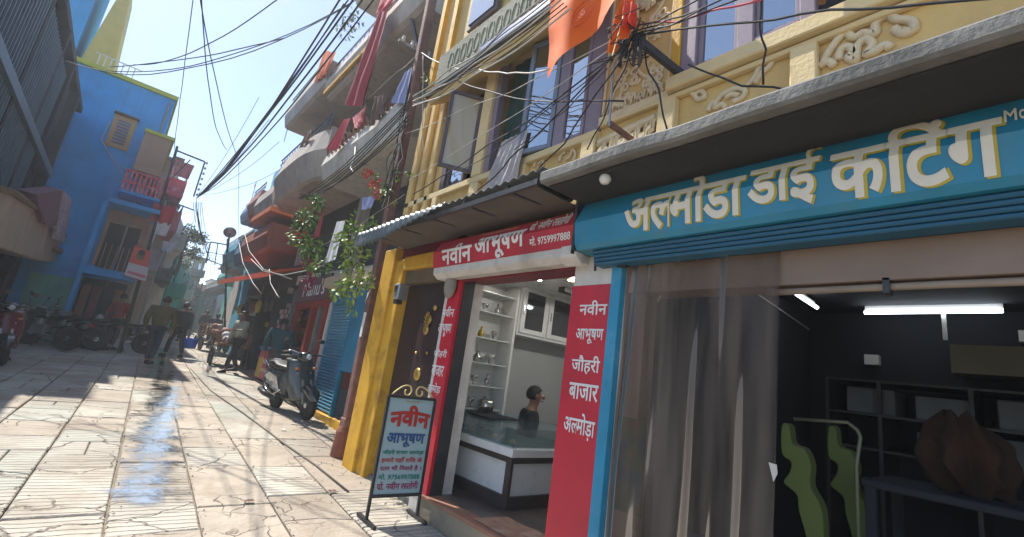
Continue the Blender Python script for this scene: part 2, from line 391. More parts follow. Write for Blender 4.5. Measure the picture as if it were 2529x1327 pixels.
# =================================================================== THE GROUND
XF=2.48
M_slabA=mat('cream_sandstone_slab',(.50,.46,.385),.8,.14,2.2,.5,18,dirt=(.33,.27,.20),damt=.8,dscale=1.3,objvar=.14)
M_slabB=mat('pinkish_worn_slab',(.42,.36,.285),.85,.16,2.6,.7,22,dirt=(.28,.22,.16),damt=.75,dscale=1.7,objvar=.14)
M_slabC=mat('greenish_grooved_slab',(.46,.46,.385),.75,.12,2.2,.4,18,dirt=(.34,.29,.22),damt=.7,dscale=1.2,objvar=.12)
def grooves(m,amt=.9):
    n=m.node_tree.nodes; l=m.node_tree.links; b=n['Principled BSDF']
    tc=n.new('ShaderNodeTexCoord'); mp=n.new('ShaderNodeMapping'); mp.inputs['Rotation'].default_value=(0,0,R(3)); l.new(tc.outputs['Object'],mp.inputs[0])
    wv=n.new('ShaderNodeTexWave'); wv.bands_direction='Y'; wv.inputs['Scale'].default_value=4.2; wv.inputs['Distortion'].default_value=2.6; wv.inputs['Detail'].default_value=3; wv.inputs['Detail Scale'].default_value=1.2
    l.new(mp.outputs[0],wv.inputs['Vector'])
    mr=n.new('ShaderNodeMapRange'); mr.inputs[1].default_value=.0; mr.inputs[2].default_value=.18; l.new(wv.outputs['Fac'],mr.inputs[0])
    old=b.inputs['Base Color'].links[0].from_socket
    mx=n.new('ShaderNodeMix'); mx.data_type='RGBA'; l.new(mr.outputs[0],mx.inputs[0]); mx.inputs[6].default_value=(.22,.18,.13,1); l.new(old,mx.inputs[7])
    m2=n.new('ShaderNodeMix'); m2.data_type='RGBA'; m2.inputs[0].default_value=amt; l.new(old,m2.inputs[6]); l.new(mx.outputs[2],m2.inputs[7]); l.new(m2.outputs[2],b.inputs['Base Color'])
    bp=n.new('ShaderNodeBump'); bp.inputs['Strength'].default_value=.9; bp.inputs['Distance'].default_value=.02; l.new(mr.outputs[0],bp.inputs['Height'])
    ob=b.inputs['Normal'].links[0].from_socket; l.new(ob,bp.inputs['Normal']); l.new(bp.outputs[0],b.inputs['Normal'])
grooves(M_slabC,.42); grooves(M_slabA,.2)
def cracks(m,scale=3.0):
    n=m.node_tree.nodes; l=m.node_tree.links; b=n['Principled BSDF']
    tc=n.new('ShaderNodeTexCoord'); nz=n.new('ShaderNodeTexNoise'); nz.inputs['Scale'].default_value=3; nz.inputs['Detail'].default_value=5; l.new(tc.outputs['Object'],nz.inputs['Vector'])
    ad=n.new('ShaderNodeMix'); ad.data_type='RGBA'; ad.inputs[0].default_value=.25; l.new(tc.outputs['Object'],ad.inputs[6]); l.new(nz.outputs['Color'],ad.inputs[7])
    vo=n.new('ShaderNodeTexVoronoi'); vo.feature='DISTANCE_TO_EDGE'; vo.inputs['Scale'].default_value=scale; l.new(ad.outputs[2],vo.inputs['Vector'])
    mr=n.new('ShaderNodeMapRange'); mr.inputs[1].default_value=.0; mr.inputs[2].default_value=.022; l.new(vo.outputs['Distance'],mr.inputs[0])
    n2=n.new('ShaderNodeTexNoise'); n2.inputs['Scale'].default_value=1.6; l.new(tc.outputs['Object'],n2.inputs['Vector'])
    m3=n.new('ShaderNodeMapRange'); m3.inputs[1].default_value=.45; m3.inputs[2].default_value=.55; l.new(n2.outputs[0],m3.inputs[0])
    mn=n.new('ShaderNodeMath'); mn.operation='MAXIMUM'; l.new(mr.outputs[0],mn.inputs[0])
    inv=n.new('ShaderNodeMath'); inv.operation='SUBTRACT'; inv.inputs[0].default_value=1; l.new(m3.outputs[0],inv.inputs[1]); l.new(inv.outputs[0],mn.inputs[1])
    old=b.inputs['Base Color'].links[0].from_socket
    mx=n.new('ShaderNodeMix'); mx.data_type='RGBA'; l.new(mn.outputs[0],mx.inputs[0]); mx.inputs[6].default_value=(.17,.135,.10,1); l.new(old,mx.inputs[7]); l.new(mx.outputs[2],b.inputs['Base Color'])
    bp=n.new('ShaderNodeBump'); bp.inputs['Strength'].default_value=.8; bp.inputs['Distance'].default_value=.015; l.new(mn.outputs[0],bp.inputs['Height'])
    ob=b.inputs['Normal'].links[0].from_socket; l.new(ob,bp.inputs['Normal']); l.new(bp.outputs[0],b.inputs['Normal'])
cracks(M_slabB,4.2); cracks(M_slabA,2.3); cracks(M_slabC,1.5)
def worn(m):
    n=m.node_tree.nodes; l=m.node_tree.links; b=n['Principled BSDF']
    ge=n.new('ShaderNodeNewGeometry'); nz=n.new('ShaderNodeTexNoise'); nz.inputs['Scale'].default_value=.55; nz.inputs['Detail'].default_value=9; nz.inputs['Roughness'].default_value=.68; l.new(ge.outputs['Position'],nz.inputs['Vector'])
    mr=n.new('ShaderNodeMapRange'); mr.inputs[1].default_value=.47; mr.inputs[2].default_value=.60; mr.inputs[4].default_value=.75; l.new(nz.outputs[0],mr.inputs[0])
    old=b.inputs['Base Color'].links[0].from_socket
    mx=n.new('ShaderNodeMix'); mx.data_type='RGBA'; l.new(mr.outputs[0],mx.inputs[0]); l.new(old,mx.inputs[6]); mx.inputs[7].default_value=(.30,.245,.185,1); l.new(mx.outputs[2],b.inputs['Base Color'])
for m_ in (M_slabA,M_slabB,M_slabC): worn(m_)
M_bed=mat('joint_mud',(.25,.205,.15),.95,.3,6,.6,30)
def tilt(b,name,m,kind=True,parent=None,smooth=False):
    o=b.obj(name,m,parent,smooth=smooth)
    if kind: o['kind']='structure'
    return o
g=M()
def gfn(u,v):
    x=-60+120*u; y=-20+180*v; return (x,y,gz(y)-.035)
g.grid(gfn,24,36)
ground=tilt(g,'ground',M_bed)
street=M().prism([(-1.6,.5,gz(.5)-.025),(3.2,.5,gz(.5)-.025),(4.6,46,gz(46)-.025),(-.2,46,gz(46)-.025)],(0,0,-.01)).obj('street',M_bed); street['kind']='structure'
OFF[street.name]=OFF[street.name]
# paving: courses run along the lane (their joints drift 4.5 cm to the right per metre)
def slabprism(b,poly,h):
    top=[(u+.045*y,y,gz(y)+h) for u,y in poly]; n=len(top)
    cx=sum(p[0] for p in top)/n; cy=sum(p[1] for p in top)/n
    inn=[(p[0]+(cx-p[0])*.0+(.008 if p[0]<cx else -.008),p[1]+(.008 if p[1]<cy else -.008),p[2]) for p in top]
    low=[(p[0],p[1],p[2]-.008) for p in top]; bot=[(p[0],p[1],p[2]-.05-h) for p in top]
    vs=inn+low+bot; fs=[tuple(range(n))]
    for k in range(2):
        for i in range(n): fs.append((k*n+i,(k+1)*n+i,(k+1)*n+(i+1)%n,k*n+(i+1)%n))
    b.add(vs,fs)
rs=random.Random(11)
colsU=[-2.4,-1.9,-1.4,-.90,-.39,.13,.65,1.18,1.72,2.3,3.0]
nsl=0; farb={0:M(),1:M(),2:M()}
kindcol={0:0,1:0,2:1,3:0,4:2,5:0,6:2,7:2,8:2,9:1}
for ci in range(len(colsU)-1):
    u0,u1=colsU[ci],colsU[ci+1]; y=1.6+rs.random()*.5
    while y<44:
        L=rs.choice((.55,.75,.95,1.15)) if ci not in (7,8) else rs.choice((.9,1.3,1.7))
        y1=min(y+L,44); gp=.005+.005*rs.random()
        k=rs.random(); base=(0,1,2)[rs.choice((0,0,1,2,2)) if ci<5 else rs.choice((2,2,0,1)) if ci in(7,) else rs.choice((0,1,1,2,0))]
        if ci in(6,): base=1 if rs.random()<.75 else 0
        h=rs.uniform(-.004,.006)
        j=lambda a=.016: rs.uniform(-a,a)
        quad=[(u0+gp+j(.006),y+gp+j()),(u1-gp+j(.006),y+gp+j()),(u1-gp+j(.006),y1-gp+j()),(u0+gp+j(.006),y1-gp+j())]
        polys=[quad]
        if y<12 and rs.random()<.42:      # cracked across
            t0,t1=rs.uniform(.3,.7),rs.uniform(.3,.7); um=(u0+u1)/2; ya=y+(y1-y)*t0; yb=y+(y1-y)*t1; ym=(ya+yb)/2+j(.05); e=.005
            polys=[[quad[0],quad[1],(u1-gp,yb-e),(um,ym-e),(u0+gp,ya-e)],[(u0+gp,ya+e),(um,ym+e),(u1-gp,yb+e),quad[2],quad[3]]]
            if rs.random()<.4:
                p=polys.pop(); uc=u0+(u1-u0)*rs.uniform(.35,.65)
                polys+=[[p[0],p[1],(um,quad[3][1]),p[4]] , [(um+.012,p[1][1]),p[2],p[3],(um+.012,quad[3][1])]]
        for pl in polys:
            hh=h+rs.uniform(-.003,.003)
            inview=not(pl[0][0]+.045*y<-.12*y-.4)
            if y<15 and nsl<298 and inview:
                b=M(); slabprism(b,pl,hh); b.obj('paving_slab',(M_slabA,M_slabB,M_slabC)[base],street); nsl+=1
            else: slabprism(farb[base],pl,hh)
        y=y1
for k,b in farb.items(): stuff(b.obj('far_paving',(M_slabA,M_slabB,M_slabC)[k],street))
# strip of cement along the shop fronts
b=M(); b.prism([(2.44,1.2,gz(1.2)+.004),(2.49,5.2,gz(5.2)+.004),(2.75,5.2,gz(5.2)+.004),(2.75,1.2,gz(1.2)+.004)],(0,0,-.05))
struct(b.obj('pavement_edge',mat('dusty_cement',(.50,.45,.33),.9,.2,4,.5,30,dirt=(.25,.18,.10),damt=.6)))
# wire's cast shadow across the paving, modelled as a thin dark tube
path=[pG(470,910,.008),pG(520,965,.008),pG(600,1020,.008),pG(700,1095,.008),pG(780,1150,.008),pG(860,1215,.008)]
o=M().tube(path,.011,6).obj('ground_shadow_line',mat('shadow_line_dark',(.12,.10,.08),.9,.2,5,.1),smooth=True); tag(o,'thin dusty pipe running diagonally over the paving towards the sign stand','pipe')
# the wet run down the middle
def water_mat():
    m=bpy.data.materials.new('running_water'); m.use_nodes=True; n=m.node_tree.nodes; l=m.node_tree.links; n.clear()
    o=n.new('ShaderNodeOutputMaterial'); gl=n.new('ShaderNodeBsdfGlossy'); gl.inputs['Roughness'].default_value=.05; gl.inputs['Color'].default_value=(.85,.80,.72,1)
    tr=n.new('ShaderNodeBsdfTransparent'); tr.inputs['Color'].default_value=(.42,.42,.42,1)
    fr=n.new('ShaderNodeFresnel'); fr.inputs[0].default_value=1.34
    a=n.new('ShaderNodeMixShader'); l.new(fr.outputs[0],a.inputs[0]); l.new(tr.outputs[0],a.inputs[1]); l.new(gl.outputs[0],a.inputs[2])
    dry=n.new('ShaderNodeBsdfTransparent'); b=n.new('ShaderNodeMixShader')
    tc=n.new('ShaderNodeTexCoord'); nz=n.new('ShaderNodeTexNoise'); nz.inputs['Scale'].default_value=3.6; nz.inputs['Detail'].default_value=9; nz.inputs['Roughness'].default_value=.72; l.new(tc.outputs['Object'],nz.inputs['Vector'])
    at=n.new('ShaderNodeAttribute'); at.attribute_name='edge'; ad=n.new('ShaderNodeMath'); ad.operation='ADD'; l.new(nz.outputs[0],ad.inputs[0]); l.new(at.outputs['Fac'],ad.inputs[1])
    mr=n.new('ShaderNodeMapRange'); mr.inputs[1].default_value=.78; mr.inputs[2].default_value=.98; l.new(ad.outputs[0],mr.inputs[0])
    l.new(mr.outputs[0],b.inputs[0]); l.new(dry.outputs[0],b.inputs[1]); l.new(a.outputs[0],b.inputs[2]); l.new(b.outputs[0],o.inputs[0])
    n2=n.new('ShaderNodeTexNoise'); n2.inputs['Scale'].default_value=11; n2.inputs['Detail'].default_value=5; l.new(tc.outputs['Object'],n2.inputs['Vector'])
    bp=n.new('ShaderNodeBump'); bp.inputs['Strength'].default_value=.16; bp.inputs['Distance'].default_value=.03; l.new(n2.outputs[0],bp.inputs['Height']); l.new(bp.outputs[0],gl.inputs['Normal']); l.new(bp.outputs[0],fr.inputs['Normal'])
    return m
cl=[(405,850,360,450),(395,890,330,465),(395,950,300,490),(390,1010,285,500),(385,1060,260,500),(385,1110,240,510),(390,1160,220,520),(400,1200,140,540),(440,1265,130,590)]
rows=[]
for (c_,y,a_,b_) in cl: rows.append((pG(a_,y,.012),pG(b_,y,.012)))
b=M(); NV=8*(len(rows)-1); NU=12; edge=[]
for j in range(NV+1):
    t=j/NV*(len(rows)-1); i=min(int(t),len(rows)-2); f=t-i
    A=rows[i][0].lerp(rows[i+1][0],f); B=rows[i][1].lerp(rows[i+1][1],f)
    for k in range(NU+1):
        p=A.lerp(B,k/NU); b.v.append((p.x,p.y,gz(p.y)+.013)); 
        e=min(1,min(k,NU-k)/(NU*.42)); e*=min(1,min(j,NV-j)/3); edge.append(.42*e)
for j in range(NV):
    for k in range(NU): q=j*(NU+1)+k; b.f.append((q,q+1,q+NU+2,q+NU+1)); b.mi.append(0)
wo=b.obj('water',water_mat(),smooth=True); wo['kind']='structure'
at=wo.data.attributes.new('edge','FLOAT','POINT'); at.data.foreach_set('value',edge)
# grit along the joints and the fronts
b=M()
for k in range(900):
    y=2.2+rs.random()**1.5*12; 
    u=rs.choice(colsU[3:9])+rs.gauss(0,.03) if rs.random()<.6 else 2.28+rs.gauss(0,.12)
    r=rs.uniform(.004,.013); p=Vector((u+.045*y,y,gz(y)+.006))
    b.add([p+Vector((r*rs.uniform(.6,1.2)*a,r*rs.uniform(.6,1.2)*c,r*.8*d)) for a,c,d in ((1,0,0),(0,1,0),(-1,0,0),(0,-1,0),(0,0,1))],[(0,1,4),(1,2,4),(2,3,4),(3,0,4)])
stuff(b.obj('gravel',mat('grit',(.30,.24,.17),.9,.3,8,0)),'loose grit lying in the joints of the paving')
for k,(px_,py_,m_,lb) in enumerate(((700,1062,M_letterw,'crumpled white paper scrap near the scooter'),(615,1240,M_rust,'brown dry leaf scrap on the pavement slabs near the bottom'),(330,1020,M_letterw,'pale scrap lying beside the water'),(820,1215,M_rust,'brown scrap near the foot of the sign stand'))):
    p=pG(px_,py_,.012); b=M(); b.grid(lambda u,v:(p.x+.07*(u-.5)+.01*noise.noise(Vector((u*5,v*5,k))),p.y+.05*(v-.5),p.z+.012+.012*noise.noise(Vector((u*4,v*4,k*3)))),5,4); o=b.obj('litter_scrap',m_); tag(o,lb,'litter')
# =================================================================== RIGHT: yellow building over the two shops
yb=thing('yellow_building','yellow plastered building with carved panels and mauve windows above two shops','building',(3.4,2,0))
def Y_(px,py,X=XF): return pX(px,py,X).y
# --- upper storey walling (z 2.79 up), X from 2.48 in
ZS=3.42
b=M()
b.box(2.50,2.72,-2.5,5.35,2.80,3.42)              # behind the frieze
b.box(2.50,2.72,1.53,2.20,3.42,6.6)               # carved pier
b.box(2.50,2.72,3.72,3.86,3.30,4.72)
b.box(2.50,2.72,4.55,5.35,3.30,4.72)
b.box(2.50,2.72,-2.5,-.6,3.42,6.6)
b.box(2.50,2.72,-.6,1.53,5.05,6.6)
b.box(2.50,2.72,2.20,5.35,4.72,6.6)
b.obj('wall',M_yel,yb)
M().box(2.9,6.5,-2.5,5.35,2.8,6.6).box(2.74,2.9,-2.5,5.35,5.2,6.6).obj('rear_wall',M_inside,yb)
# sills
M().box(2.41,2.52,-2.5,1.60,3.43,3.53).obj('sill',M_cream,yb,bevel=.008)
M().box(2.44,2.52,2.20,5.3,3.30,3.37).obj('sill',M_cream,yb,bevel=.008)
M().box(2.455,2.50,-2.5,2.20,3.385,3.42).obj('moulding',M_cream,yb,bevel=.006)
# frieze panels: pilasters proud of recessed panels
pilY=[(-1.35,-1.15),(-.42,-.18),(.71,.84),(1.53,1.66),(2.20,2.34),(3.0,3.1),(3.72,3.86),(4.5,4.6)]
for a,c in pilY:
    top=3.385 if a<2.1 else 3.30
    M().box(2.435,2.50,a,c,2.8,top).obj('pilaster',M_cream,yb,bevel=.008)
# ornaments in the frieze: curling plaster tubes half sunk in the wall
def orn(curves_,*a_,**k_):
    for c_ in curves_: orn1([c_],*a_,**k_)
def orn1(curves,name='relief_ornament',r=.018,X=2.49,m=M_relief):
    b=M()
    for c in curves:
        n=len(c); pts=[]
        # catmull-rom
        for i in range(n-1):
            p0,p1,p2,p3=[Vector(c[min(max(i+k,0),n-1)]+(0,)) for k in(-1,0,1,2)]
            for s in range(5):
                t=s/5; q=.5*((2*p1)+(p2-p0)*t+(2*p0-5*p1+4*p2-p3)*t*t+(3*p1-p0-3*p2+p3)*t**3); pts.append((X,q.x,q.y))
        pts.append((X,c[-1][0],c[-1][1])); b.tube(pts,r,6)
    return b.obj(name,m,yb,smooth=True)
def px2(px,py): p=pX(px,py,XF); return (p.y,p.z)
def pc(l): return [px2(1950+a/2.655,b/2.655) for a,b in l]
def pd(l): return [px2(1450+a/3.318,b/3.318) for a,b in l]
orn([pc([(215,420),(240,360),(300,270),(370,200),(400,235),(440,235),(480,210),(560,215),(560,150),(640,95),(700,120),(800,130),(810,190),(740,200)]),
     pc([(320,390),(330,330),(380,300),(420,340),(380,370),(430,390),(440,300),(500,250),(540,290),(500,350),(560,330),(620,290),(660,310)]),
     pc([(190,430),(250,400),(290,430)]),pc([(680,180),(740,215),(800,200)])],r=.022)
orn([pd([(830,720),(870,770),(930,740),(960,790),(900,810),(870,760)]),pd([(990,910),(1010,850),(1050,830),(1040,880),(1100,850),(1130,880)]),
     pd([(1050,830),(1120,760),(1220,720),(1290,740),(1260,800),(1190,830)]),pd([(1300,700),(1360,640),(1400,560),(1450,500),(1520,460),(1490,540),(1420,600),(1370,680)]),pd([(1130,800),(1180,770),(1240,780)])],r=.018)
for c,rr in ((px2(1330,395),.06),(px2(1400,378),.09)):
    orn([[(c[0]+rr*math.cos(t),c[1]+rr*math.sin(t)-.05) for t in (0,.6,1.2,1.8,2.4,3.0,3.6)],[(c[0]+rr*.5*math.cos(t),c[1]+rr*.6*math.sin(t)) for t in (0,1,2,3,4,5)]],r=.014)
for yy in (4.0,3.5,4.8):
    orn([[(yy+.28*t,3.0+.12*math.sin(5*t*3)) for t in (0,.2,.4,.6,.8,1)],[(yy+.08+.06*math.cos(t),3.12+.06*math.sin(t)) for t in (0,1,2,3,4,5,6)]],r=.014)
b=M(); letter(b,'कमलचन्द'.replace('न्द','|न~|द'),quadfn((2.462,2.18,3.27),(2.462,1.68,3.31),(2.462,1.68,3.02),(2.462,2.18,2.95)),.03)
for i in range(0): pass
lo=b.obj('relief_lettering',M_relief,yb); md=lo.modifiers.new('s','SOLIDIFY'); md.thickness=.035; md.offset=0
# carved pier
M().box(2.455,2.50,1.53,1.60,3.53,5.3).obj('border',M_ochre,yb,bevel=.006)
M().box(2.46,2.50,1.60,2.20,3.42,3.47).obj('moulding',M_relief,yb)
rp=random.Random(3); cv=[]
def flower(cy,cz,r,n=6):
    out=[]
    for k in range(n):
        a=2*math.pi*k/n; c=(cy+r*math.cos(a),cz+r*math.sin(a)); d=r*.42
        out.append([(c[0]+d*math.cos(t+a),c[1]+d*math.sin(t+a)) for t in (0,1.05,2.1,3.14,4.2,5.25,6.28)])
    return out
cv+=flower(1.98,3.74,.07,5)+flower(1.75,4.12,.075,6)+flower(1.74,3.66,.05,5)
for k in range(9):
    y0=1.66+.055*k; cv.append([(y0,3.5),(y0+.03,3.56+.03*(k%3)),(y0+.06,3.5)])
for k in range(16):
    y0=rp.uniform(1.68,2.12); z0=rp.uniform(3.52,4.0); s=rp.uniform(.035,.07); a0=rp.uniform(0,6)
    cv.append([(y0+s*(1-.1*i)*math.cos(a0+.8*i),z0+s*(1-.1*i)*math.sin(a0+.8*i)) for i in range(7)])
for k in range(8):
    y0=rp.uniform(1.66,2.1); z0=rp.uniform(3.95,4.9); s=rp.uniform(.03,.06); a0=rp.uniform(0,6)
    cv.append([(y0+s*math.cos(a0+.8*i),z0+s*1.2*math.sin(a0+.8*i)) for i in range(6)])
for (a,b_) in (((1.66,3.55),(1.95,3.9)),((2.12,3.6),(1.9,4.0)),((1.9,3.9),(1.7,4.3)),((1.98,3.5),(2.0,3.7))):
    cv.append([a,((a[0]+b_[0])/2+.05,(a[1]+b_[1])/2),b_])
orn(cv,r=.013,X=2.492)
orn([[(2.19,3.5),(2.19,3.9),(2.19,4.4),(2.19,5.0)],[(1.62,3.5),(1.62,4.0),(1.62,5)]],r=.012)
b=M(); letter(b,'भवात',quadfn((2.478,2.04,4.50),(2.478,1.66,4.62),(2.478,1.66,4.33),(2.478,2.04,4.22)),.03)
letter(b,'मं',quadfn((2.478,2.2,4.28),(2.478,2.10,4.3),(2.478,2.10,4.12),(2.478,2.2,4.1)),.03)
lo=b.obj('relief_lettering',M_relief,yb); md=lo.modifiers.new('s','SOLIDIFY'); md.thickness=.03; md.offset=0
# pilaster mouldings, left end (pipe-like fluted)
for y0,rr in ((5.25,.06),(5.02,.05),(4.78,.05)):
    M().box(2.44,2.50,y0-rr,y0+rr,2.8,4.75).obj('pilaster',M_yel,yb,bevel=.015)
M().box(2.43,2.50,3.70,3.86,3.37,4.72).obj('pilaster',M_cream,yb,bevel=.01)
# storey band above the left windows, slanting eave with gutter and blue strip
M().prism([(2.50,4.74,4.64),(2.22,4.74,4.44),(2.22,4.74,4.54),(2.50,4.74,4.90)],(0,-2.6,0)).obj('eave',M_yel,yb)
M().prism([(2.22,4.78,4.55),(2.16,4.78,4.55),(2.16,4.78,4.60),(2.22,4.78,4.60)],(0,-3.0,0)).obj('gutter',M_tin,yb)
M().box(2.19,2.22,2.5,3.7,4.61,4.72).obj('fascia',mat('royal_blue_paint',(.03,.12,.42),.5,.1,3,.1,20,dirt=(.3,.3,.3),damt=.4),yb)
M().box(2.26,2.36,2.4,4.75,4.74,5.16).obj('parapet',mat('grey_green_plaster',(.26,.26,.19),.85,.2,3,.4,30,dirt=(.1,.1,.08),damt=.5),yb)
cv=[]
for k in range(16):
    y0=2.5+k*.13; cv.append([(y0+.05*math.cos(t),4.95+.12*math.sin(t)) for t in (0,1.1,2.2,3.3,4.4,5.5,6.28)])
orn(cv,r=.012,X=2.262,m=MATS['grey_green_plaster'])
M().box(2.44,2.5,4.9,5.0,4.9,6.6).box(2.44,2.5,5.25,5.35,4.9,6.6).obj('pilaster',M_ochre,yb)
w=M().box(2.42,2.46,3.9,4.5,5.5,6.3).obj('window_frame',M_dframe,yb); M().box(2.40,2.42,3.95,4.45,5.55,6.3).obj('pane',M_window,w)
# --- windows
def sash(y0,y1,z0,z1,X,fm,fw=.05,dep=.05,gm=None,name='window',parent=yb,hinge=None,ang=0):
    """one framed sash standing in the plane X, optionally swung round its hinge side"""
    def tr(b):
        if hinge is None: return b
        hy=hinge; ca,sa=math.cos(ang),math.sin(ang)
        b.v=[(X+(v[0]-X)*ca-(v[1]-hy)*sa, hy+(v[0]-X)*sa+(v[1]-hy)*ca, v[2]) for v in b.v]; return b
    f=M(); f.box(X,X+dep,y0,y0+fw,z0,z1).box(X,X+dep,y1-fw,y1,z0,z1).box(X+.001,X+dep-.001,y0+fw,y1-fw,z0,z0+fw).box(X+.001,X+dep-.001,y0+fw,y1-fw,z1-fw,z1)
    fo=tr(f).obj(name,fm,parent,bevel=.004)
    tr(M().box(X+.02,X+.026,y0+fw,y1-fw,z0+fw,z1-fw)).obj('pane',gm or M_window,fo)
    return fo
# right-hand mauve window: outer frame + two big panes
fr=M().box(2.47,2.56,1.42,1.53,3.53,5.05).box(2.47,2.56,1.05,1.15,3.53,5.05).box(2.47,2.56,.72,.80,3.53,5.05).box(2.475,2.56,.80,1.05,3.53,3.60).box(2.475,2.56,1.15,1.42,3.53,3.58).obj('window_frame',M_purple,yb,bevel=.006)
sash(1.15,1.42,3.58,5.0,2.50,M_purple,.03); sash(.80,1.05,3.60,5.0,2.50,M_purple,.03)
M().bar((2.36,.66,3.54),(2.40,.50,4.2),.05,.03).obj('shutter',M_wood,yb)
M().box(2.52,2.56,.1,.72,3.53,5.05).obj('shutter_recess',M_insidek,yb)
sash(-.5,.1,3.55,5.0,2.50,M_purple,.05)
# middle window: dark opening, two blue panes
M().box(2.47,2.55,2.20,2.36,3.37,4.72).box(2.47,2.55,2.62,2.72,3.37,4.72).obj('window_frame',M_purple,yb,bevel=.006)
sash(2.36,2.62,3.38,4.65,2.46,M_purple,.035)
sash(2.72,3.08,3.38,4.55,2.46,mat('grey_blue_frame',(.18,.22,.30),.5,.1,4,.1),.045,hinge=2.72,ang=R(12))
M().box(2.47,2.55,3.62,3.70,3.37,4.72).obj('window_frame',M_purple,yb)
# left casement swung out
M().box(2.47,2.55,4.46,4.55,3.37,4.72).box(2.47,2.55,3.86,3.92,3.37,4.72).obj('window_frame',M_dframe,yb)
sash(3.86,4.22,3.42,4.32,2.44,M_dframe,.04,dep=.035,gm=glassy('dusty_glass',(.50,.42,.27),.10,.05,.1),hinge=3.86,ang=R(65))
sash(4.1,4.45,3.38,4.3,2.49,M_dframe,.04)
M_curt=mat('dark_green_curtain',(.02,.06,.05),.9,.3,3,.1,20,dirt=(.12,.03,.05),damt=.4)
cloth('curtain',(2.62,3.62,4.7),(2.62,2.75,4.7),(2.62,2.75,3.4),(2.62,3.62,3.4),M_curt,7,.03,parent=yb)
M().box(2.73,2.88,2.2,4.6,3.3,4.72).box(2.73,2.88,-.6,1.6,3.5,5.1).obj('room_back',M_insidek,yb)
o=cloth('plastic_cloth',pX(1240,350,2.40),pX(1305,320,2.40),pX(1265,455,2.36),pX(1185,485,2.36),mat('grey_translucent_rag',(.42,.38,.38),.6,.15,5,.2,20),5,.03,label='grey crinkled plastic rag hanging over the ledge below the dark middle window',cat='rag',ragged=.1,seed=3)
# --- canopy slab of the shops
cs=M(); 
pr=[(1.90,2.685),(1.885,2.70),(1.885,2.755),(1.905,2.775),(2.50,2.80),(2.50,2.70),(1.98,2.69)]
def edgefn(y): return (.006*math.sin(y*7)+.006*noise.noise(Vector((y*3,1,1))),.006*noise.noise(Vector((y*2.3,7,1))))
ys=[-2.5+i*.155 for i in range(31)]
vs=[];n=len(pr)
for y in ys:
    e=edgefn(y); vs+=[(x+(e[0] if x<2 else 0),y,z+(e[1] if x<2 else 0)) for x,z in pr]
fs=[tuple(range(n))[::-1],tuple((len(ys)-1)*n+i for i in range(n))]
for i in range(len(ys)-1):
    for k in range(n): fs.append((i*n+k,i*n+(k+1)%n,(i+1)*n+(k+1)%n,(i+1)*n+k))
cs.add(vs,fs); cs.obj('canopy_slab',M_conc,yb)
M().prism([(1.96,-2.5,2.684),(2.41,-2.5,2.694),(2.41,-2.5,2.684),(1.96,-2.5,2.674)],(0,4.63,0)).obj('soffit_shade',mat('soffit_shade_black',(.028,.027,.027),.9,.3,3,.3,25),yb)  # added near-black sheet; the shade under the canopy is put into its colour
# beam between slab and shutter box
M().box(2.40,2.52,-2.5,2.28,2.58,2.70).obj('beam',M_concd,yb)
# --- ground-floor walls: piers
M().box(2.50,2.75,1.84,2.28,.02,2.6).obj('pier',M_white,yb)
M().box(2.50,2.75,3.76,3.99,.02,2.6).obj('pier',M_white,yb)
b=M().box(2.50,2.75,2.28,3.76,2.28,2.7).box(2.5,2.75,3.99,5.2,2.42,2.8).obj('lintel',M_redd,yb)
# =================================================================== the blue-shuttered shop (right)
ds=thing('die_cutting_shop','open shop with long blue lettered shutter box and clear plastic curtain','shop',(3.5,.3,0))
prof=[(2.46,2.735),(2.34,2.70),(2.25,2.52),(2.27,2.36),(2.30,2.33),(2.46,2.33)]
def boxsec(y0,y1,prof,name,m,parent,slope=0):
    b=M(); n=len(prof)
    vs=[(x,y0,z) for x,z in prof]+[(x,y1,z+slope) for x,z in prof]
    b.add(vs,[tuple(range(n)),tuple(range(2*n-1,n-1,-1))]+[((i+1)%n,i,n+i,n+(i+1)%n) for i in range(n)])
    return b.obj(name,m,parent)
bxb=boxsec(-2.4,2.13,prof,'shutter_box',M_blue,ds)
M().box(2.26,2.47,2.131,2.15,2.33,2.72).obj('end_plate',M_dark,ds)
# rolled slats under the box
for i in range(4):
    z=2.325-i*.024
    M().box(2.33+.010*i,2.47,-2.4,2.02,z-.022,z).obj('shutter_slat',mat('dark_blue_slats',(.012,.10,.18),.55,.12,4,.05,20,dirt=(.02,.05,.08),damt=.4),ds,bevel=.006)
# painted sign across the crease of the box
def onprof(prof,eps=.004):
    """v (0..1) up the two visible faces -> x,z"""
    (x2,z2),(x1,z1),(x0,z0)=prof[1],prof[2],prof[3]
    la=math.hypot(x1-x0,z1-z0); lb=math.hypot(x2-x1,z2-z1)
    def f(v):
        s=v*(la+lb)
        if s<la: t=s/la; return x0+(x1-x0)*t-eps,z0+(z1-z0)*t
        t=(s-la)/lb; return x1+(x2-x1)*t-eps,z1+(z2-z1)*t+eps*.4
    return f,la/(la+lb)
fb,cr=onprof(prof); fb2,_=onprof(prof,.002)
def signword(b,text,y0,y1,v0,v1,f,cr,bold,dy=0,dv=0,skew=0):
    c=(cr-v0)/(v1-v0)
    def fn(u,v):
        x,z=f(v0+(v1-v0)*v+dv); return (x,y0+(y1-y0)*u+dy,z)
    letter(b,text,fn,bold,cuts=((c-dv/(v1-v0)),) if 0<c<1 else ())
words=[('अ|ल~|मोडा',1545,560,1838,520,.04,.98),('डाई',1848,500,2022,455,.05,1.0),('किटंग',2050,440,2482,370,.02,1.0)]
bL=M(); bS=M()
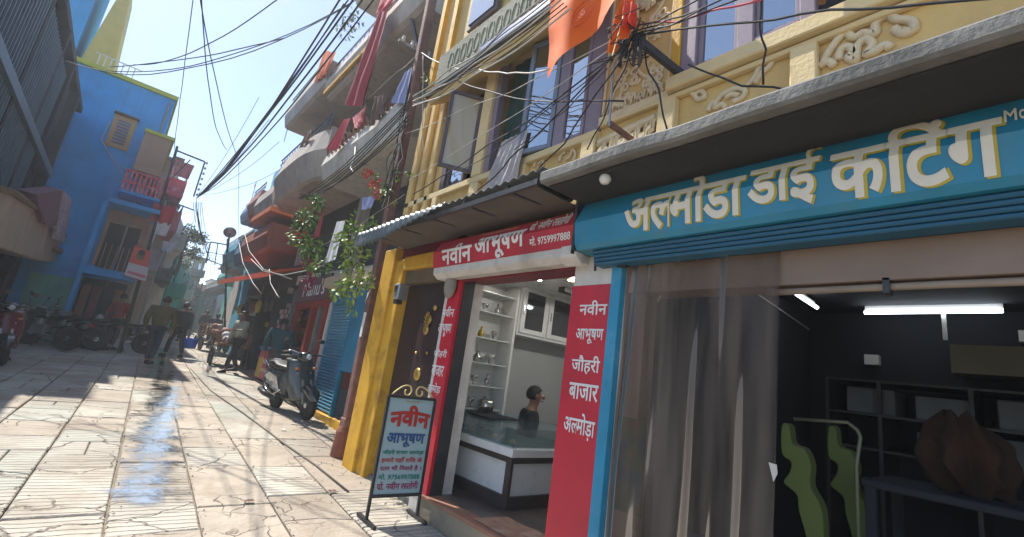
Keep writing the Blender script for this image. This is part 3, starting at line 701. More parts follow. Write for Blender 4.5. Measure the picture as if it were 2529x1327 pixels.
for t,xa,ya,xb,ybb,v0,v1 in words:
    ya_,yb_=pX(xa,ya,2.27).y,pX(xb,ybb,2.27).y
    signword(bS,t,ya_,yb_,v0,v1,fb2,cr,.050,dy=-.010,dv=-.022)
    signword(bL,t,ya_,yb_,v0,v1,fb,cr,.036)
signword(bL,'M',pX(2487,355,2.3).y,pX(2520,350,2.3).y,.60,.80,fb,cr,.03)
signword(bL,'o',pX(2524,345,2.3).y,pX(2545,340,2.3).y,.60,.76,fb,cr,.03)
bS.obj('lettering_edge',M_lettery,ds); bL.obj('lettering',M_letter,ds)
# blue jamb
M().box(2.44,2.52,1.845,1.925,gz(1.9),2.335).obj('frame_post',mat('bright_blue_jamb',(.02,.26,.44),.4,.12,3,.06,20,dirt=(.3,.45,.5),damt=.25,dscale=4),ds,bevel=.006)
M().box(2.42,2.45,1.80,1.87,2.22,2.33).obj('shutter_latch',M_dark,ds)
M_taupe=mat('taupe_plaster',(.26,.19,.15),.8,.12,3,.2,30,dirt=(.12,.09,.07),damt=.4)
M().box(2.53,2.66,1.70,1.84,gz(1.8),2.2).obj('inner_wall',M_taupe,ds)
M().box(2.50,2.70,-2.4,1.84,2.06,2.24).obj('lintel',M_taupe,ds)
b=M(); b.tube([(2.53,.95,2.03),(2.53,.3,2.035),(2.53,-.6,2.03)],.017,8); b.obj('pipe',mat('taupe_pipe',(.30,.24,.19),.7,.15,5,.1),ds,smooth=True)
M().box(2.50,2.56,.46,.485,2.0,2.07).obj('pipe_clip',M_dark,ds)
# room
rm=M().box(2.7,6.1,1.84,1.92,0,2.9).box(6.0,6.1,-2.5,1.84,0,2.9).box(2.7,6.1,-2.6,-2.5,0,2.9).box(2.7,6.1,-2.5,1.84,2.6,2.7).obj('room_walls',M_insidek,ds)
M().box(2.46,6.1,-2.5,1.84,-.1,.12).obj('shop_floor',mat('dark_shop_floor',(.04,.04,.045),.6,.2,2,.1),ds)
M().box(2.455,2.52,-2.5,1.845,gz(1)-.05,.14).obj('threshold',M_conc,ds)
t=thing('tube_light','white tube light running along the back of the dark shop','tube light',pX(2300,768,5.6))
p,q=pX(2135,772,5.6),pX(2478,768,5.6)
M().tube([p,q],.018,8).obj('tube',M_tube,t,smooth=True); M().box(5.62,5.68,q.y,p.y,p.z+.02,p.z+.07).obj('holder',M_laminate,t)
M().bar((5.64,(p.y+q.y)/2-.1,p.z-.25),(5.64,(p.y+q.y)/2-.1,p.z),.03).obj('bracket',M_laminate,t)
p=pY(1928,700,1.5); q=pY(2018,760,1.5); 
t=thing('tube_light','short bright tube light seen end on beside the plastic curtain','tube light',p)
M().tube([p,q],.016,8).obj('tube',M_tube,t,smooth=True); M().bar(p+Vector((0,.04,.04)),q+Vector((0,.04,.04)),.04).obj('holder',M_laminate,t)
# cupboards and shelving on the back wall
M_box=mat('grey_carton',(.13,.14,.16),.8,.15,3,.1,20,objvar=.25)
sh=thing('shelf_rack','dark wall rack of grey cartons in the die-cutting shop','shelf',(5.6,.2,.12))
for z in (.95,1.25,1.55,1.85): M().box(5.35,5.98,-1.6,1.5,z-.02,z).obj('shelf',M_dark,sh)
for y in (-1.6,-.9,-.2,.5,1.1,1.5): M().box(5.36,5.97,y-.015,y+.015,.12,1.85).obj('upright',M_dark,sh)
for k in range(11):
    y=-1.5+(k%6)*.5; z=1.55 if k<6 else 1.25
    bx=M().box(5.42,5.9,y,y+.36,z,z+.20+.03*(k%2)).obj('carton',M_box,bevel=.01)
    tag(bx,'grey carton, %s from the left, in the %s row of the dark rack'%(('sixth','fifth','fourth','third','second','first')[k%6],'top' if k<6 else 'lower'),'carton','cartons on the shop rack')
cb=thing('wall_cupboard','pale wall cupboard under the tube light in the dark shop','cupboard',(5.7,.3,1.9))
M().box(5.5,5.98,-.2,.62,1.98,2.22).obj('cabinet_body',mat('khaki_laminate',(.20,.19,.14),.5,.1,3,.05),cb)
M().box(5.48,5.98,-1.2,-.22,1.95,2.30).obj('cabinet_body',mat('pale_laminate',(.40,.38,.42),.4,.1,3,.05),cb)
M().box(5.46,5.50,-.23,-.19,1.9,2.32).obj('edge_strip',M_laminate,cb)
# lime green machine arms
M_lime=mat('lime_green_enamel',(.095,.13,.03),.7,.12,3,.05,20,dirt=(.1,.12,.04),damt=.4)
def press(px_,py_,X,s,lab):
    base=pX(px_,py_,X)
    t=thing('press_machine',lab,'machine',(X,base.y,.12))
    ol=[(1930,1050),(1948,1052),(1955,1095),(1985,1108),(2002,1150),(2000,1200),(2028,1255),(2034,1327),(2040,1400),(1996,1400),(1990,1327),(1972,1262),(1968,1225),(1948,1205),(1934,1190),(1950,1165),(1952,1140),(1930,1120)]
    w0=[pX(a+(px_-1960)*1.0,c+(py_-1250)*1.0+(0 if px_<2000 else 6),X) for a,c in ol]; w0=[Vector((p.x,p.y,max(p.z,.2))) for p in w0]
    sm=[]
    for i in range(len(w0)):
        a,b_,c,d=w0[i-1],w0[i],w0[(i+1)%len(w0)],w0[(i+2)%len(w0)]
        for k in range(3):
            f_=k/3; sm.append(.5*((2*b_)+(c-a)*f_+(2*a-5*b_+4*c-d)*f_*f_+(3*b_-a-3*c+d)*f_**3))
    M().prism(sm,(.10,0,0)).obj('frame_arm',M_lime,t,bevel=.012)
    M().box(X-.1,X+.25,base.y-.45*s,base.y+.25*s,.12,.2).obj('base',M_dark,t)
    return t
press(1960,1250,3.1,.85,'lime green bent-arm press half behind the clear plastic curtain')
press(2075,1250,3.5,.85,'second darker lime green press standing further inside the shop')
b=M(); a=pX(1960,1035,3.3); c=pX(2110,1045,3.3); d=pX(2125,1080,3.3); e=pX(2115,1150,3.3)
b.tube([a,a.lerp(c,.9),c.lerp(d,.5),d,e,(e.x,e.y,.2)],.010,8); o=b.obj('pipe_frame',mat('olive_tube',(.14,.15,.09),.4,.1,3,0),smooth=True); tag(o,'bent pale olive tube frame standing behind the green presses','frame')
# orange-brown bundle of cloth in the dark
c0=pX(2395,1100,3.7); b=M()
def bun(u,v):
    a=u*6.283; h=v; r=(.19+.03*math.sin(3*a+1)+.03*math.sin(7*a))*math.sin(math.pi*min(1,h*.80+.16))**.55
    n_=.05*noise.noise(Vector((math.cos(a)*2,math.sin(a)*2,h*4)))
    return (3.7+(r+n_)*math.cos(a)*.8, c0.y+(r+n_)*math.sin(a)*.85+.05*h, c0.z-.26+.42*h+.02*math.sin(5*a+6*h))
b.grid(bun,80,40)
o=b.obj('garment_bundle',mat('orange_brown_cloth',(.034,.013,.006),.95,.25,3,.5,14),smooth=True); tag(o,'big soft orange brown bundle of garments in the dark of the right-hand shop','bundle')
tb=thing('work_table','low dark work table carrying the orange brown bundle','table',(3.7,c0.y,.12))
M().box(3.35,4.05,c0.y-.42,c0.y+.42,c0.z-.30,c0.z-.26).obj('table_top',M_insidek,tb,bevel=.008)
for x_ in (3.38,3.99):
    for y_ in (-.38,.38): M().bar((x_,c0.y+y_,.12),(x_,c0.y+y_,c0.z-.30),.05).obj('leg',M_insidek,tb)
# blue counter behind the curtain, poster on the inner wall
ct=thing('counter','low blue counter behind the plastic curtain','counter',(3.0,1.3,.12))
M().box(2.78,3.1,.95,1.60,.12,.58).obj('front',mat('slate_blue_laminate',(.09,.13,.28),.5,.1,3,.05),ct); M().box(2.76,3.12,.93,1.61,.58,.62).obj('top',mat('slate_blue_top',(.14,.18,.30),.4,.1,3,.05),ct)
po=M(); A=[(2.524,1.835,1.28),(2.524,1.63,1.28),(2.524,1.63,.75),(2.524,1.835,.75)]
po.prism(A,(.004,0,0)); 
def poster_mat():
    m=mat('printed_poster',(.2,.25,.15),.5,.3,3,0); n=m.node_tree.nodes; l=m.node_tree.links; b=n['Principled BSDF']
    tc=n.new('ShaderNodeTexCoord'); nz=n.new('ShaderNodeTexNoise'); nz.inputs['Scale'].default_value=7; l.new(tc.outputs['Object'],nz.inputs['Vector'])
    cr_=n.new('ShaderNodeValToRGB'); e=cr_.color_ramp; e.elements[0].color=(.03,.055,.08,1); e.elements[0].position=.35; e.elements[1].color=(.13,.06,.03,1); e.elements[1].position=.65
    x=e.elements.new(.5); x.color=(.06,.08,.05,1); l.new(nz.outputs[0],cr_.inputs[0]); l.new(cr_.outputs[0],b.inputs['Base Color']); return m
o=po.obj('poster',poster_mat()); tag(o,'colourful printed poster on the strip of wall behind the plastic curtain','poster')
# plastic curtain
def curt(u,v):
    y=1.80+(-.62-.0*v)*u*1.0; y=1.835-(.945-.02*v)*u
    x=2.475+.020*math.sin(u*31+2*v+2*math.sin(u*9))*(.4+.6*v)+.003*math.sin(u*53+v*2)+.05*noise.noise(Vector((u*6,v*2,3)))+.05*v*math.sin(u*5)
    return (x,y,2.235-(2.235-.15)*v)
o=M().grid(curt,140,14).obj('plastic_curtain',M_sheet,smooth=True); tag(o,'hanging clear plastic curtain drawn across the left of the right-hand shop','curtain')
o=M().box(2.45,2.47,.88,1.84,2.238,2.252).obj('curtain_rail',M_grey); o.parent=None; tag(o,'thin metal rail carrying the clear plastic curtain','rail')
tg=M().prism([pX(1898,1142,2.44),pX(1918,1148,2.44),pX(1920,1170,2.44),pX(1910,1190,2.44)],(.004,0,0)).obj('price_tag',M_white); tag(tg,'small pointed grey white paper tag stuck to the plastic curtain','tag')
# =================================================================== the jewellery shop (red)
js=thing('jewellery_shop','small red-framed jewellery shop with white counter and lettered red pillars','shop',(3.2,3.0,0))
ZT=.31
# pillars
M().box(2.465,2.50,1.927,2.285,gz(2)-.02,2.12).obj('pillar_face',M_red,js)
M().box(2.50,2.62,2.285,2.30,gz(2)-.02,2.24).obj('pillar_reveal',M_red,js)
M().box(2.46,2.50,1.93,2.27,2.122,2.37).obj('plaster_patch',M_white,js)
M().bar((2.455,2.08,2.22),(2.45,2.083,2.30),.012).obj('hook',M_dark,js)
M().box(2.465,2.50,3.745,3.945,gz(3.8)-.02,2.32).obj('pillar_face',M_red,js)
M().box(2.462,2.50,3.947,3.99,gz(3.9)-.02,2.25).obj('white_edge',M_white,js)
M().box(2.50,2.62,3.725,3.745,gz(3.8),2.28).obj('pillar_reveal',M_dark,js)
M().box(2.468,2.52,2.286,3.744,2.25,2.37).obj('lintel',M_redd,js)
M().box(2.455,2.47,3.80,3.99,.05,.32).obj('worn_corner',M_white,js)
def pillartext(lines,y0,y1,X,bold=.03):
    for t,z0,z1,a,c in lines:
        b=M(); letter(b,t,quadfn((X,a,z1),(X,c,z1),(X,c,z0),(X,a,z0)),bold); b.obj('lettering',M_letterw,js)
def zz(py,px=1450): return pX(px,py,2.463).z
Lr=[('नवीन',(1432,778,1500,742)),('आभूषण',(1422,850,1490,812)),('जौहरी',(1412,925,1482,878)),('बाजार',(1405,990,1478,948)),('अ|ल~|मोड़ा',(1392,1085,1470,1020))]
ln=[]
for t,(xa,yb_,xb,yt) in Lr:
    p=pX(xa,(yb_+yt)/2,2.463); q=pX(xb,(yb_+yt)/2,2.463); ln.append((t,pX((xa+xb)/2,yb_,2.463).z,pX((xa+xb)/2,yt,2.463).z,p.y,q.y))
pillartext(ln,0,0,2.463)
Ll=[('नवीन',(1094,783,1122,757)),('आभूषण',(1082,832,1114,800)),('जौहरी',(1072,885,1104,862)),('बाजार',(1066,930,1096,903)),('अ|ल~|मोड़ा',(1056,975,1088,945))]
ln=[]
for t,(xa,yb_,xb,yt) in Ll:
    p=pX(xa,(yb_+yt)/2,2.463); q=pX(xb,(yb_+yt)/2,2.463); ln.append((t,pX((xa+xb)/2,yb_,2.463).z,pX((xa+xb)/2,yt,2.463).z,p.y,q.y))
pillartext(ln,0,0,2.463,.025)
# sign box of the shop
prof2=[(2.46,2.69),(2.37,2.66),(2.29,2.53),(2.32,2.37),(2.36,2.33),(2.46,2.33)]
boxsec(2.17,4.08,prof2,'sign_box',M_redsign,js)
b=M(); b.prism([(2.315,2.15,2.372),(2.315,2.15,2.31),(2.37,2.15,2.27),(2.46,2.15,2.27),(2.46,2.15,2.33),(2.36,2.15,2.33)],(0,1.9,0)); b.obj('white_trim',M_white,js)
b=M(); b.prism([(2.31,2.14,2.39),(2.30,2.14,2.30),(2.38,2.14,2.24),(2.40,2.14,2.33)],(0,.16,0)); b.obj('broken_cover',M_white,js,bevel=.01)
M().box(2.28,2.46,2.155,2.169,2.31,2.70).obj('end_plate',M_dark,js)
f2,c2=onprof(prof2)
b=M()
def Yp(px,py): return pX(px,py,2.31).y
signword(b,'नवीन',Yp(1094,635),Yp(1168,620),.06,.74,f2,c2,.045)
signword(b,'आभूषण',Yp(1175,620),Yp(1297,600),.02,.74,f2,c2,.045)
signword(b,'प^|ो. नवीन',Yp(1304,580),Yp(1357,570),.60,.97,f2,c2,.03)
signword(b,'र|स~|तोगी',Yp(1361,568),Yp(1404,560),.58,1.0,f2,c2,.03)
signword(b,'मो. 9759997888',Yp(1310,600),Yp(1410,592),.18,.42,f2,c2,.035)
b.obj('lettering',M_letterw,js)
b=M(); signword(b,'KDM HALLMARK JEWELLERS',Yp(1180,596),Yp(1268,578),.83,.93,f2,c2,.02); b.obj('small_lettering',mat('salmon_lettering',(.62,.25,.22),.5,.1,8,0),js)
# meter bag hanging at the sign's left end
b=M(); c=pX(1108,705,2.40); b.ball((2.42,c.y,c.z),(.05,.085,.13),12,9); o=b.obj('cloth_bundle',mat('grey_beige_bundle',(.27,.24,.20),.9,.25,6,.5,14,dirt=(.12,.1,.08)),smooth=True); tag(o,'grey beige wrapped bundle hung at the left end of the red sign','bundle')
# step
st=M().prism([(2.46,1.93,gz(1.9)-.05),(2.46,4.0,gz(4)-.05),(2.46,4.0,ZT-.03),(2.46,1.93,ZT-.03)],(.4,0,0)).obj('step',mat('brown_grey_step',(.28,.235,.17),.85,.25,3,.5,25,dirt=(.13,.09,.06),damt=.6,dscale=3),js)
M().box(2.445,2.60,2.30,3.99,ZT-.029,ZT).obj('step_nosing',mat('terracotta_edge',(.30,.14,.09),.8,.2,4,.3,30,dirt=(.4,.35,.3),damt=.5),js,bevel=.006)
M_fl=mat('dark_granite_floor',(.10,.075,.065),.35,.3,5,.05,30,dirt=(.3,.2,.13),damt=.5,dscale=3)
M().box(2.60,5.4,2.05,4.62,ZT-.06,ZT-.002).obj('shop_floor',M_fl,js)
M_matt=mat('woven_mat',(.40,.22,.14),.9,.3,9,.5,60,dirt=(.55,.5,.45),damt=.6,dscale=6)
o=cloth('door_mat',(2.50,3.1,ZT+.006),(2.50,2.42,ZT+.006),(2.85,2.36,ZT+.006),(2.82,3.05,ZT+.006),M_matt,2,.004,nrm=(0,0,1),label='worn pinkish mat lying inside the red shop threshold',cat='mat')
# shop room: walls at Y=4.62 (shelves), X=5.4, Y=2.05
YB=4.5
M_shopw=mat('grey_shop_wall',(.42,.425,.415),.6,.06,1.5,.02,20)
M().box(2.76,5.4,YB,YB+.1,ZT,2.75).box(5.3,5.4,2.0,YB,ZT,2.75).box(2.76,5.4,2.0,2.08,ZT,2.75).obj('room_walls',M_shopw,js)
M().box(2.62,2.76,3.99,YB,ZT,2.75).obj('room_wall_front',M_shopw,js)
M().box(2.62,5.4,2.0,YB,2.50,2.6).obj('ceiling',M_laminate,js)
# shelf bay on the left of the back wall
xs0,xs1=2.80,pY(1243,720,YB).x
sb=thing('shelf_bay','white open shelving with gift pieces on the left wall of the red shop','shelf',((xs0+xs1)/2,YB-.15,ZT))
M().box(xs0,xs1,YB-.03,YB,ZT,2.45).obj('back_panel',M_laminate,sb)
M().box(xs1,xs1+.03,YB-.30,YB,ZT+.3,2.45).obj('side_panel',M_laminate,sb)
M_glsh=mat('pale_shelf',(.55,.58,.57),.2,.05,3,0)
for z in (1.02,1.27,1.52,1.80,2.10,2.33): M().box(xs0,xs1,YB-.26,YB-.03,z,z+.014).obj('shelf',M_glsh,sb)
rq=random.Random(5)
M_silv=mat('silverware',(.55,.55,.52),.2,.1,5,0,metal=1)
M_gift=mat('golden_gift',(.55,.40,.08),.35,.2,6,0,metal=.5)
for z in (1.034,1.284,1.534,1.814,2.114):
    for k in range(4):
        x=xs0+.08+k*(xs1-xs0-.12)/3.6; r=rq.uniform(.03,.055)
        mm=M_gift if rq.random()<.3 else M_silv
        pr_=[(r*.5,0),(r,.03),(r*.9,.07),(r*.3,.10),(r*.35,.13)] if rq.random()<.5 else [(r*.4,0),(r*.3,.03),(r*1.2,.08),(r*1.25,.10),(.002,.10)]
        o=M().lathe((x,YB-.13,z),pr_,12).obj('ornament_bowl' if mm is M_silv else 'gold_ornament',mm,smooth=True)
        tag(o,('silver vessel' if mm is M_silv else 'golden ornament')+', %s on the %s shelf of the white shelving'%(('leftmost','second from left','third from left','rightmost')[k],{1.034:'lowest',1.284:'second lowest',1.534:'middle',1.814:'second highest',2.114:'highest'}[z]),'ornament','ornaments on the shop shelves')
# gold hanging ornament on chain at the doorway
t=thing('hanging_ornament','gold square charms on a long cord inside the red shop doorway','ornament',(2.75,3.70,2.2))
def hX(px,py): return pX(px,py,2.76)
M().tube([hX(1172,735),hX(1160,800),hX(1150,850),hX(1142,940)],.004,5).obj('cord',M_dark,t)
for (px_,py_,s) in ((1163,772,.045),(1151,842,.05)):
    c=hX(px_,py_); b=M()
    b.bar(c+Vector((0,-s,-s)),c+Vector((0,s,-s)),.012);b.bar(c+Vector((0,-s,s)),c+Vector((0,s,s)),.012);b.bar(c+Vector((0,-s,-s)),c+Vector((0,-s,s)),.012);b.bar(c+Vector((0,s,-s)),c+Vector((0,s,s)),.012)
    b.ball(c,.018,8,6); b.obj('charm',M_gift,t)
# wall cabinets
xc0=xs1+.06; zc0=pY(1240,818,YB-.3).z; 
cbn=thing('wall_cabinet','white wall cabinet with four dark glass doors above the jewellery counter','cabinet',(xc0+.8,YB-.15,zc0))
M().box(xc0,5.28,YB-.28,YB-.002,zc0,zc0+.62).obj('cabinet_body',M_laminate,cbn)
for k in range(4):
    x0=xc0+.03+k*.47; d=M().box(x0,x0+.44,YB-.30,YB-.282,zc0+.03,zc0+.59).obj('cabinet_door',M_laminate,cbn,bevel=.004)
    M().box(x0+.07,x0+.37,YB-.306,YB-.301,zc0+.09,zc0+.54).obj('pane',glassy('smoked_glass',(.05,.05,.055),.12,.1),d)
    M().box(x0+.02,x0+.035,YB-.312,YB-.301,zc0+.25,zc0+.36).obj('handle',M_chrome,d)
M().box(xc0+.1,5.2,YB-.9,YB-.8,2.44,2.495).obj('track_beam',M_dark,js)
for px_,py_,mm,sl in ((1330,688,M_spot,'middle white lit spot in the jewellery shop ceiling'),(1412,690,M_warm,'yellowish lit spot at the right of the shop ceiling'),(1222,712,M_spot,'lit spot in the ceiling above the white shelving')):
    r=wr(px_,py_); tt=(2.492-CAMZ)/r.z; c=C0+r*tt
    if c.y>YB-.1: c=pY(px_,py_,YB-.35)
    t=thing('ceiling_spot',sl,'spot light',c,'ceiling spots of the jewellery shop')
    M().lathe((c.x,c.y,2.480),[(.05,0),(.052,.018)],16).obj('trim',M_laminate,t); M().lathe((c.x,c.y,2.474),[(.038,0),(.038,.005)],16).obj('lens',mm,t)
M().box(3.4,4.8,3.1,3.18,2.47,2.498).obj('added_fill_strip',emit('fill_glow',(1,.98,.94),12),js)  # unseen glowing strip added to brighten the shop room
# counter
ctr=thing('display_counter','white jewellery counter with dark wood frame and glass top case','counter',(3.4,3.7,ZT))
cx,cy_=2.95,3.22; yE=4.42; xE=3.95
zt=.815
M().box(cx+.03,xE,cy_+.03,yE,ZT+.0,zt-.06).obj('cabinet_body',M_laminate,ctr)
for (a,c,d,e,z0,z1) in ((cx,cx+.028,cy_,yE,ZT,ZT+.10),(cx,cx+.028,cy_,yE,zt-.13,zt-.07)): M().box(a,c,d,e,z0,z1).obj('rail',mat('dark_walnut',(.06,.045,.04),.4,.2,5,.05),ctr)
W=MATS['dark_walnut']
for y in (cy_+.002,yE-.07): M().box(cx-.003,cx+.027,y,y+.07,ZT,zt-.07).obj('post',W,ctr)
M().box(cx,xE,cy_-.002,cy_+.026,ZT,ZT+.10).obj('rail',W,ctr); M().box(cx+.001,xE,cy_-.001,cy_+.026,zt-.13,zt-.07).obj('rail',W,ctr)
M().box(cx-.05,xE,cy_-.05,yE,zt-.07,zt).obj('ledge',M_laminate,ctr,bevel=.004)
gc=M(); gz0,gz1=zt,zt+.16
gc.box(cx,cx+.006,cy_,yE,gz0,gz1).box(cx+.006,xE,cy_,cy_+.006,gz0,gz1); gc.obj('glass_front',M_clear,ctr)
M().box(cx-.01,xE,cy_-.01,yE,gz1,gz1+.01).obj('glass_top',M_clear,ctr)
M().box(cx+.03,xE,cy_+.03,yE,gz0,gz0+.01).obj('tray',mat('grey_green_velvet',(.16,.20,.18),.9,.2,9,.1),ctr)
for k in range(14):
    o=M().lathe((rq.uniform(cx+.1,cx+.5),rq.uniform(cy_+.1,yE-.1),gz0+.011),[(.03,0),(.04,.02),(.02,.04),(.002,.045)],10).obj('jewellery_piece',M_silv if k%3 else M_gift,ctr,smooth=True)
o=M().box(cx+.12,cx+.52,3.75,4.15,gz1+.012,gz1+.03).obj('folded_cloth',mat('black_cloth',(.02,.02,.025),.9,.2,4,.2),bevel=.006); tag(o,'black folded display cloth lying on the glass counter','cloth')
o=M().lathe((3.35,4.2,gz1+.012),[(.05,0),(.09,.05),(.10,.14),(.05,.16)],12).obj('steel_pot',M_silv,smooth=True); tag(o,'round steel pot on the far end of the glass counter','pot')
M().box(2.63,2.92,4.05,4.48,ZT,1.02).obj('side_unit',M_laminate,js)
M().box(2.9,3.9,3.3,3.34,ZT,ZT+.1)
# =================================================================== awning, side door, yellow frame
aw=thing('tin_awning','weathered corrugated tin awning with hanging lip over the jewellery shop','awning',(2.2,3.7,2.8))
def lipz(y): # lower edge of the lip
    t=(y-2.15)/(5.1-2.15); return 2.70-.02*t-.06*max(0,t-.6)
def corr(u,v):
    y=2.15+u*3.0; x0=1.90+.03*math.sin(u*3); x=x0+(2.47-x0)*v
    z=2.79+.03*v+.012*math.sin(y*62)-.05*max(0,u-.7)*(1-v)
    return (x,y,z)
b=M().grid(corr,120,3); o=b.obj('corrugated_sheet',M_tin,aw,smooth=True); md=o.modifiers.new('s','SOLIDIFY'); md.thickness=.006
def lip(u,v):
    y=3.3+u*1.85; t=u; x=1.895+.012*math.sin(y*62)+.05*t*t*0
    z=2.79-.05*max(0,(y-2.15)/3-.7)-v*(.02+.16*min(1,t*1.6))+.01*noise.noise(Vector((y*4,0,1)))
    return (x-.02*v,y,z)
o=M().grid(lip,90,4).obj('hanging_lip',mat('grey_blue_tin',(.12,.14,.145),.45,.2,5,.15,25,metal=.4,dirt=(.45,.45,.42),damt=.5,dscale=5),aw,smooth=True); md=o.modifiers.new('s','SOLIDIFY'); md.thickness=.005
for y in (2.55,3.1,3.7,4.3,4.9): M().bar((1.93,y,2.745),(2.47,y-.05,2.765),.035,.045).obj('rafter',M_dark,aw)
M().bar((1.93,2.2,2.72),(1.93,5.1,2.69),.03,.04).obj('edge_rail',M_dark,aw)
M().box(2.0,2.46,2.3,5.05,2.735,2.743).obj('soffit_sheet',mat('beige_ply',(.12,.10,.085),.8,.15,3,.2,20,dirt=(.1,.08,.07),damt=.5),aw)
# yellow portal with dark door
pt=thing('yellow_portal','ochre yellow painted door surround with dark ornamented door','doorway',(2.55,4.7,gz(4.7)))
M().box(2.40,2.62,5.18,5.48,gz(5.3)-.03,2.75).obj('post',M_ochre,pt,bevel=.01)
M().box(2.44,2.62,4.98,5.178,gz(5)-.03,2.6).obj('inner_post',M_ochre,pt,bevel=.008)
M().box(2.43,2.60,4.0,4.98,2.46,2.62).obj('beam',M_ochre,pt,bevel=.008)
M().box(2.49,2.60,4.0,4.98,2.30,2.458).obj('transom',mat('dusty_brown_transom',(.14,.10,.06),.8,.2,3,.2),pt)
dr=M().box(2.56,2.60,3.99,4.98,gz(4.5)+.05,2.30).obj('door',mat('dark_maroon_door',(.035,.018,.02),.45,.2,4,.1,20,dirt=(.08,.05,.04),damt=.3),pt)
M().box(2.50,2.62,3.99,4.98,gz(4.5)-.05,gz(4.5)+.05).obj('door_sill',M_conc,pt)
for px_,py_,s in ((1060,790,.05),(1052,815,.055),(1030,925,.07),(1028,872,.018),(1055,872,.018),(1075,760,.035)):
    c=pX(px_,py_,2.55); M().lathe((2.556,c.y,c.z),[(s,0),(s*.9,-.012),(s*.5,-.02),(.002,-.024)],14,'x').obj('brass_ornament',M_brass,dr,smooth=True)
b=M(); c=pX(1055,790,2.54)
for k in range(12):
    a=k*.52; b.tube([(2.55,c.y+.04*math.cos(a),c.z+.05*math.sin(a)),(2.535,c.y+.07*math.cos(a+.5),c.z+.09*math.sin(a+.5))],[.01,.004],5)
b.obj('brass_figure',M_brass,dr,smooth=True)
mt=thing('electricity_meter','small grey electricity meter box on the yellow post','meter',pX(990,720,2.40))
c=pX(990,722,2.38); M().box(2.32,2.44,c.y-.055,c.y+.055,c.z-.09,c.z+.09).obj('case',M_grey,mt,bevel=.012); M().box(2.312,2.32,c.y-.035,c.y+.035,c.z-.01,c.z+.06).obj('dial_window',M_window,mt)
M().box(2.33,2.40,c.y-.04,c.y+.04,c.z-.14,c.z-.092).obj('terminal_cover',M_dark,mt)
# =================================================================== sign stand
A0,A1=pG(903,1293),pG(1012,1283)
sg=thing('sign_stand','black-framed pavement sign stand lettered in red, blue and green with gold scrolls','sign',(A0+A1)/2)
ux=(A1-A0).normalized(); ux=Vector((.995,-.02,0)).normalized(); wdt=.46
P0=pG(903,1293); bz=P0.z
def sp(u,h,off=0): return Vector((P0.x+ux.x*u*wdt, P0.y+ux.y*u*wdt+.02*h-off, bz+h))
H0,H1=.20,1.00
for u in (0,1):
    l_=M().bar(sp(u,.0),sp(u,H1),.022).obj('leg',M_dark,sg)
    M().bar(sp(u,.012)+Vector((0,-.16,0)),sp(u,.02)+Vector((0,.16,.008)),.03,.025).obj('foot',M_dark,sg)
for h in (H0,H1): M().bar(sp(0,h),sp(1,h),.024).obj('frame_bar',M_dark,sg)
pn=M().prism([sp(.02,H0,-.003),sp(.98,H0,-.003),sp(.98,H1-.01,-.003),sp(.02,H1-.01,-.003)],(0,.012,0)).obj('board',mat('pale_blue_board',(.36,.50,.54),.4,.06,3,.03,20,dirt=(.3,.35,.35),damt=.4),sg)
def sgl(t,u0,u1,h0,h1,m,bold,arch=0):
    b=M()
    def fn(u,v):
        uu=u0+(u1-u0)*u; p=sp(uu,h0+(h1-h0)*v+arch*math.sin(math.pi*u),.001+.0); return p
    letter(b,t,fn,bold); return b.obj('lettering',m,sg)
M_lr=mat('red_sign_letters',(.45,.03,.02),.5,.1,8,0); M_lb=mat('navy_sign_letters',(.03,.09,.25),.5,.1,8,0); M_lg=mat('green_sign_letters',(.02,.20,.16),.5,.1,8,0); M_lm=mat('maroon_sign_letters',(.28,.02,.10),.5,.1,8,0)
b=M()
sgl('नवीन',.10,.95,.74,.915,M_lr,.07,.02)
sgl('आभूषण',.10,.90,.585,.70,M_lb,.06)
sgl('जौहरी बाजार अ|ल~|मोड़ा',.08,.93,.52,.565,M_lg,.05)
sgl('हमारे यहाँ रािश के',.08,.92,.455,.505,M_lr,.04)
sgl('र|त~|न भी िमलते है ।',.08,.93,.39,.44,M_lm,.04)
sgl('मो. 9756997888',.08,.92,.325,.375,M_lg,.04)
sgl('प^|ो. नवीन र|स~|तोगी',.08,.92,.245,.31,M_lm,.04)
sgl('जय माता दी',.36,.66,.955,.975,M_lettery,.02)
b=M()
for s in (0,1):
    pts=[]
    f=lambda u:u if s==0 else 1-u
    for k in range(26):
        t=k/25
        if t<.45: q=t/.45; u=.06+.30*q; h=H1+.015+.085*math.sin(q*1.57)
        else: q=(t-.45)/.55; a=1.57-q*5.4; rr=.075*(1-q*.62); u=.36+math.cos(a)*rr*1.0/ .46*.46*1.4; h=H1+.10-.05+math.sin(a)*rr*.7+.0
        pts.append(sp(f(u),h))
    b.tube(pts,.007,6)
b.obj('gold_scroll',M_gold,sg,smooth=True)
# =================================================================== leaning steel pole at the kerb
PB=pG(843,1128)
pl=thing('utility_pole','brown rusty steel pole with collar standing before the yellow door frame','pole',PB)
PT=pX(1078,-60,2.40); 
dirp=(PT-PB)
def onpole(h): return PB+dirp*((h)/(dirp.z))
M().tube([onpole(.0),onpole(.02),onpole(.30),onpole(.36)],[.135,.14,.12,.085],12).obj('footing',mat('rusty_brick_footing',(.22,.08,.05),.9,.3,4,.6,20,dirt=(.10,.06,.04),damt=.6),pl)
M().bar(onpole(.34),onpole(.46),.155).obj('collar',M_rust,pl,bevel=.01)
M().bar(onpole(.40),onpole(7.2),.125,.115).obj('shaft',M_rust,pl,bevel=.012)
po_=M(); c=onpole(1.63)
po_.prism([c+Vector((-.07,.02,-.17)),c+Vector((-.07,-.045,-.17)),c+Vector((-.07,-.05,.14)),c+Vector((-.07,.02,.15))],(.004,0,0)); 
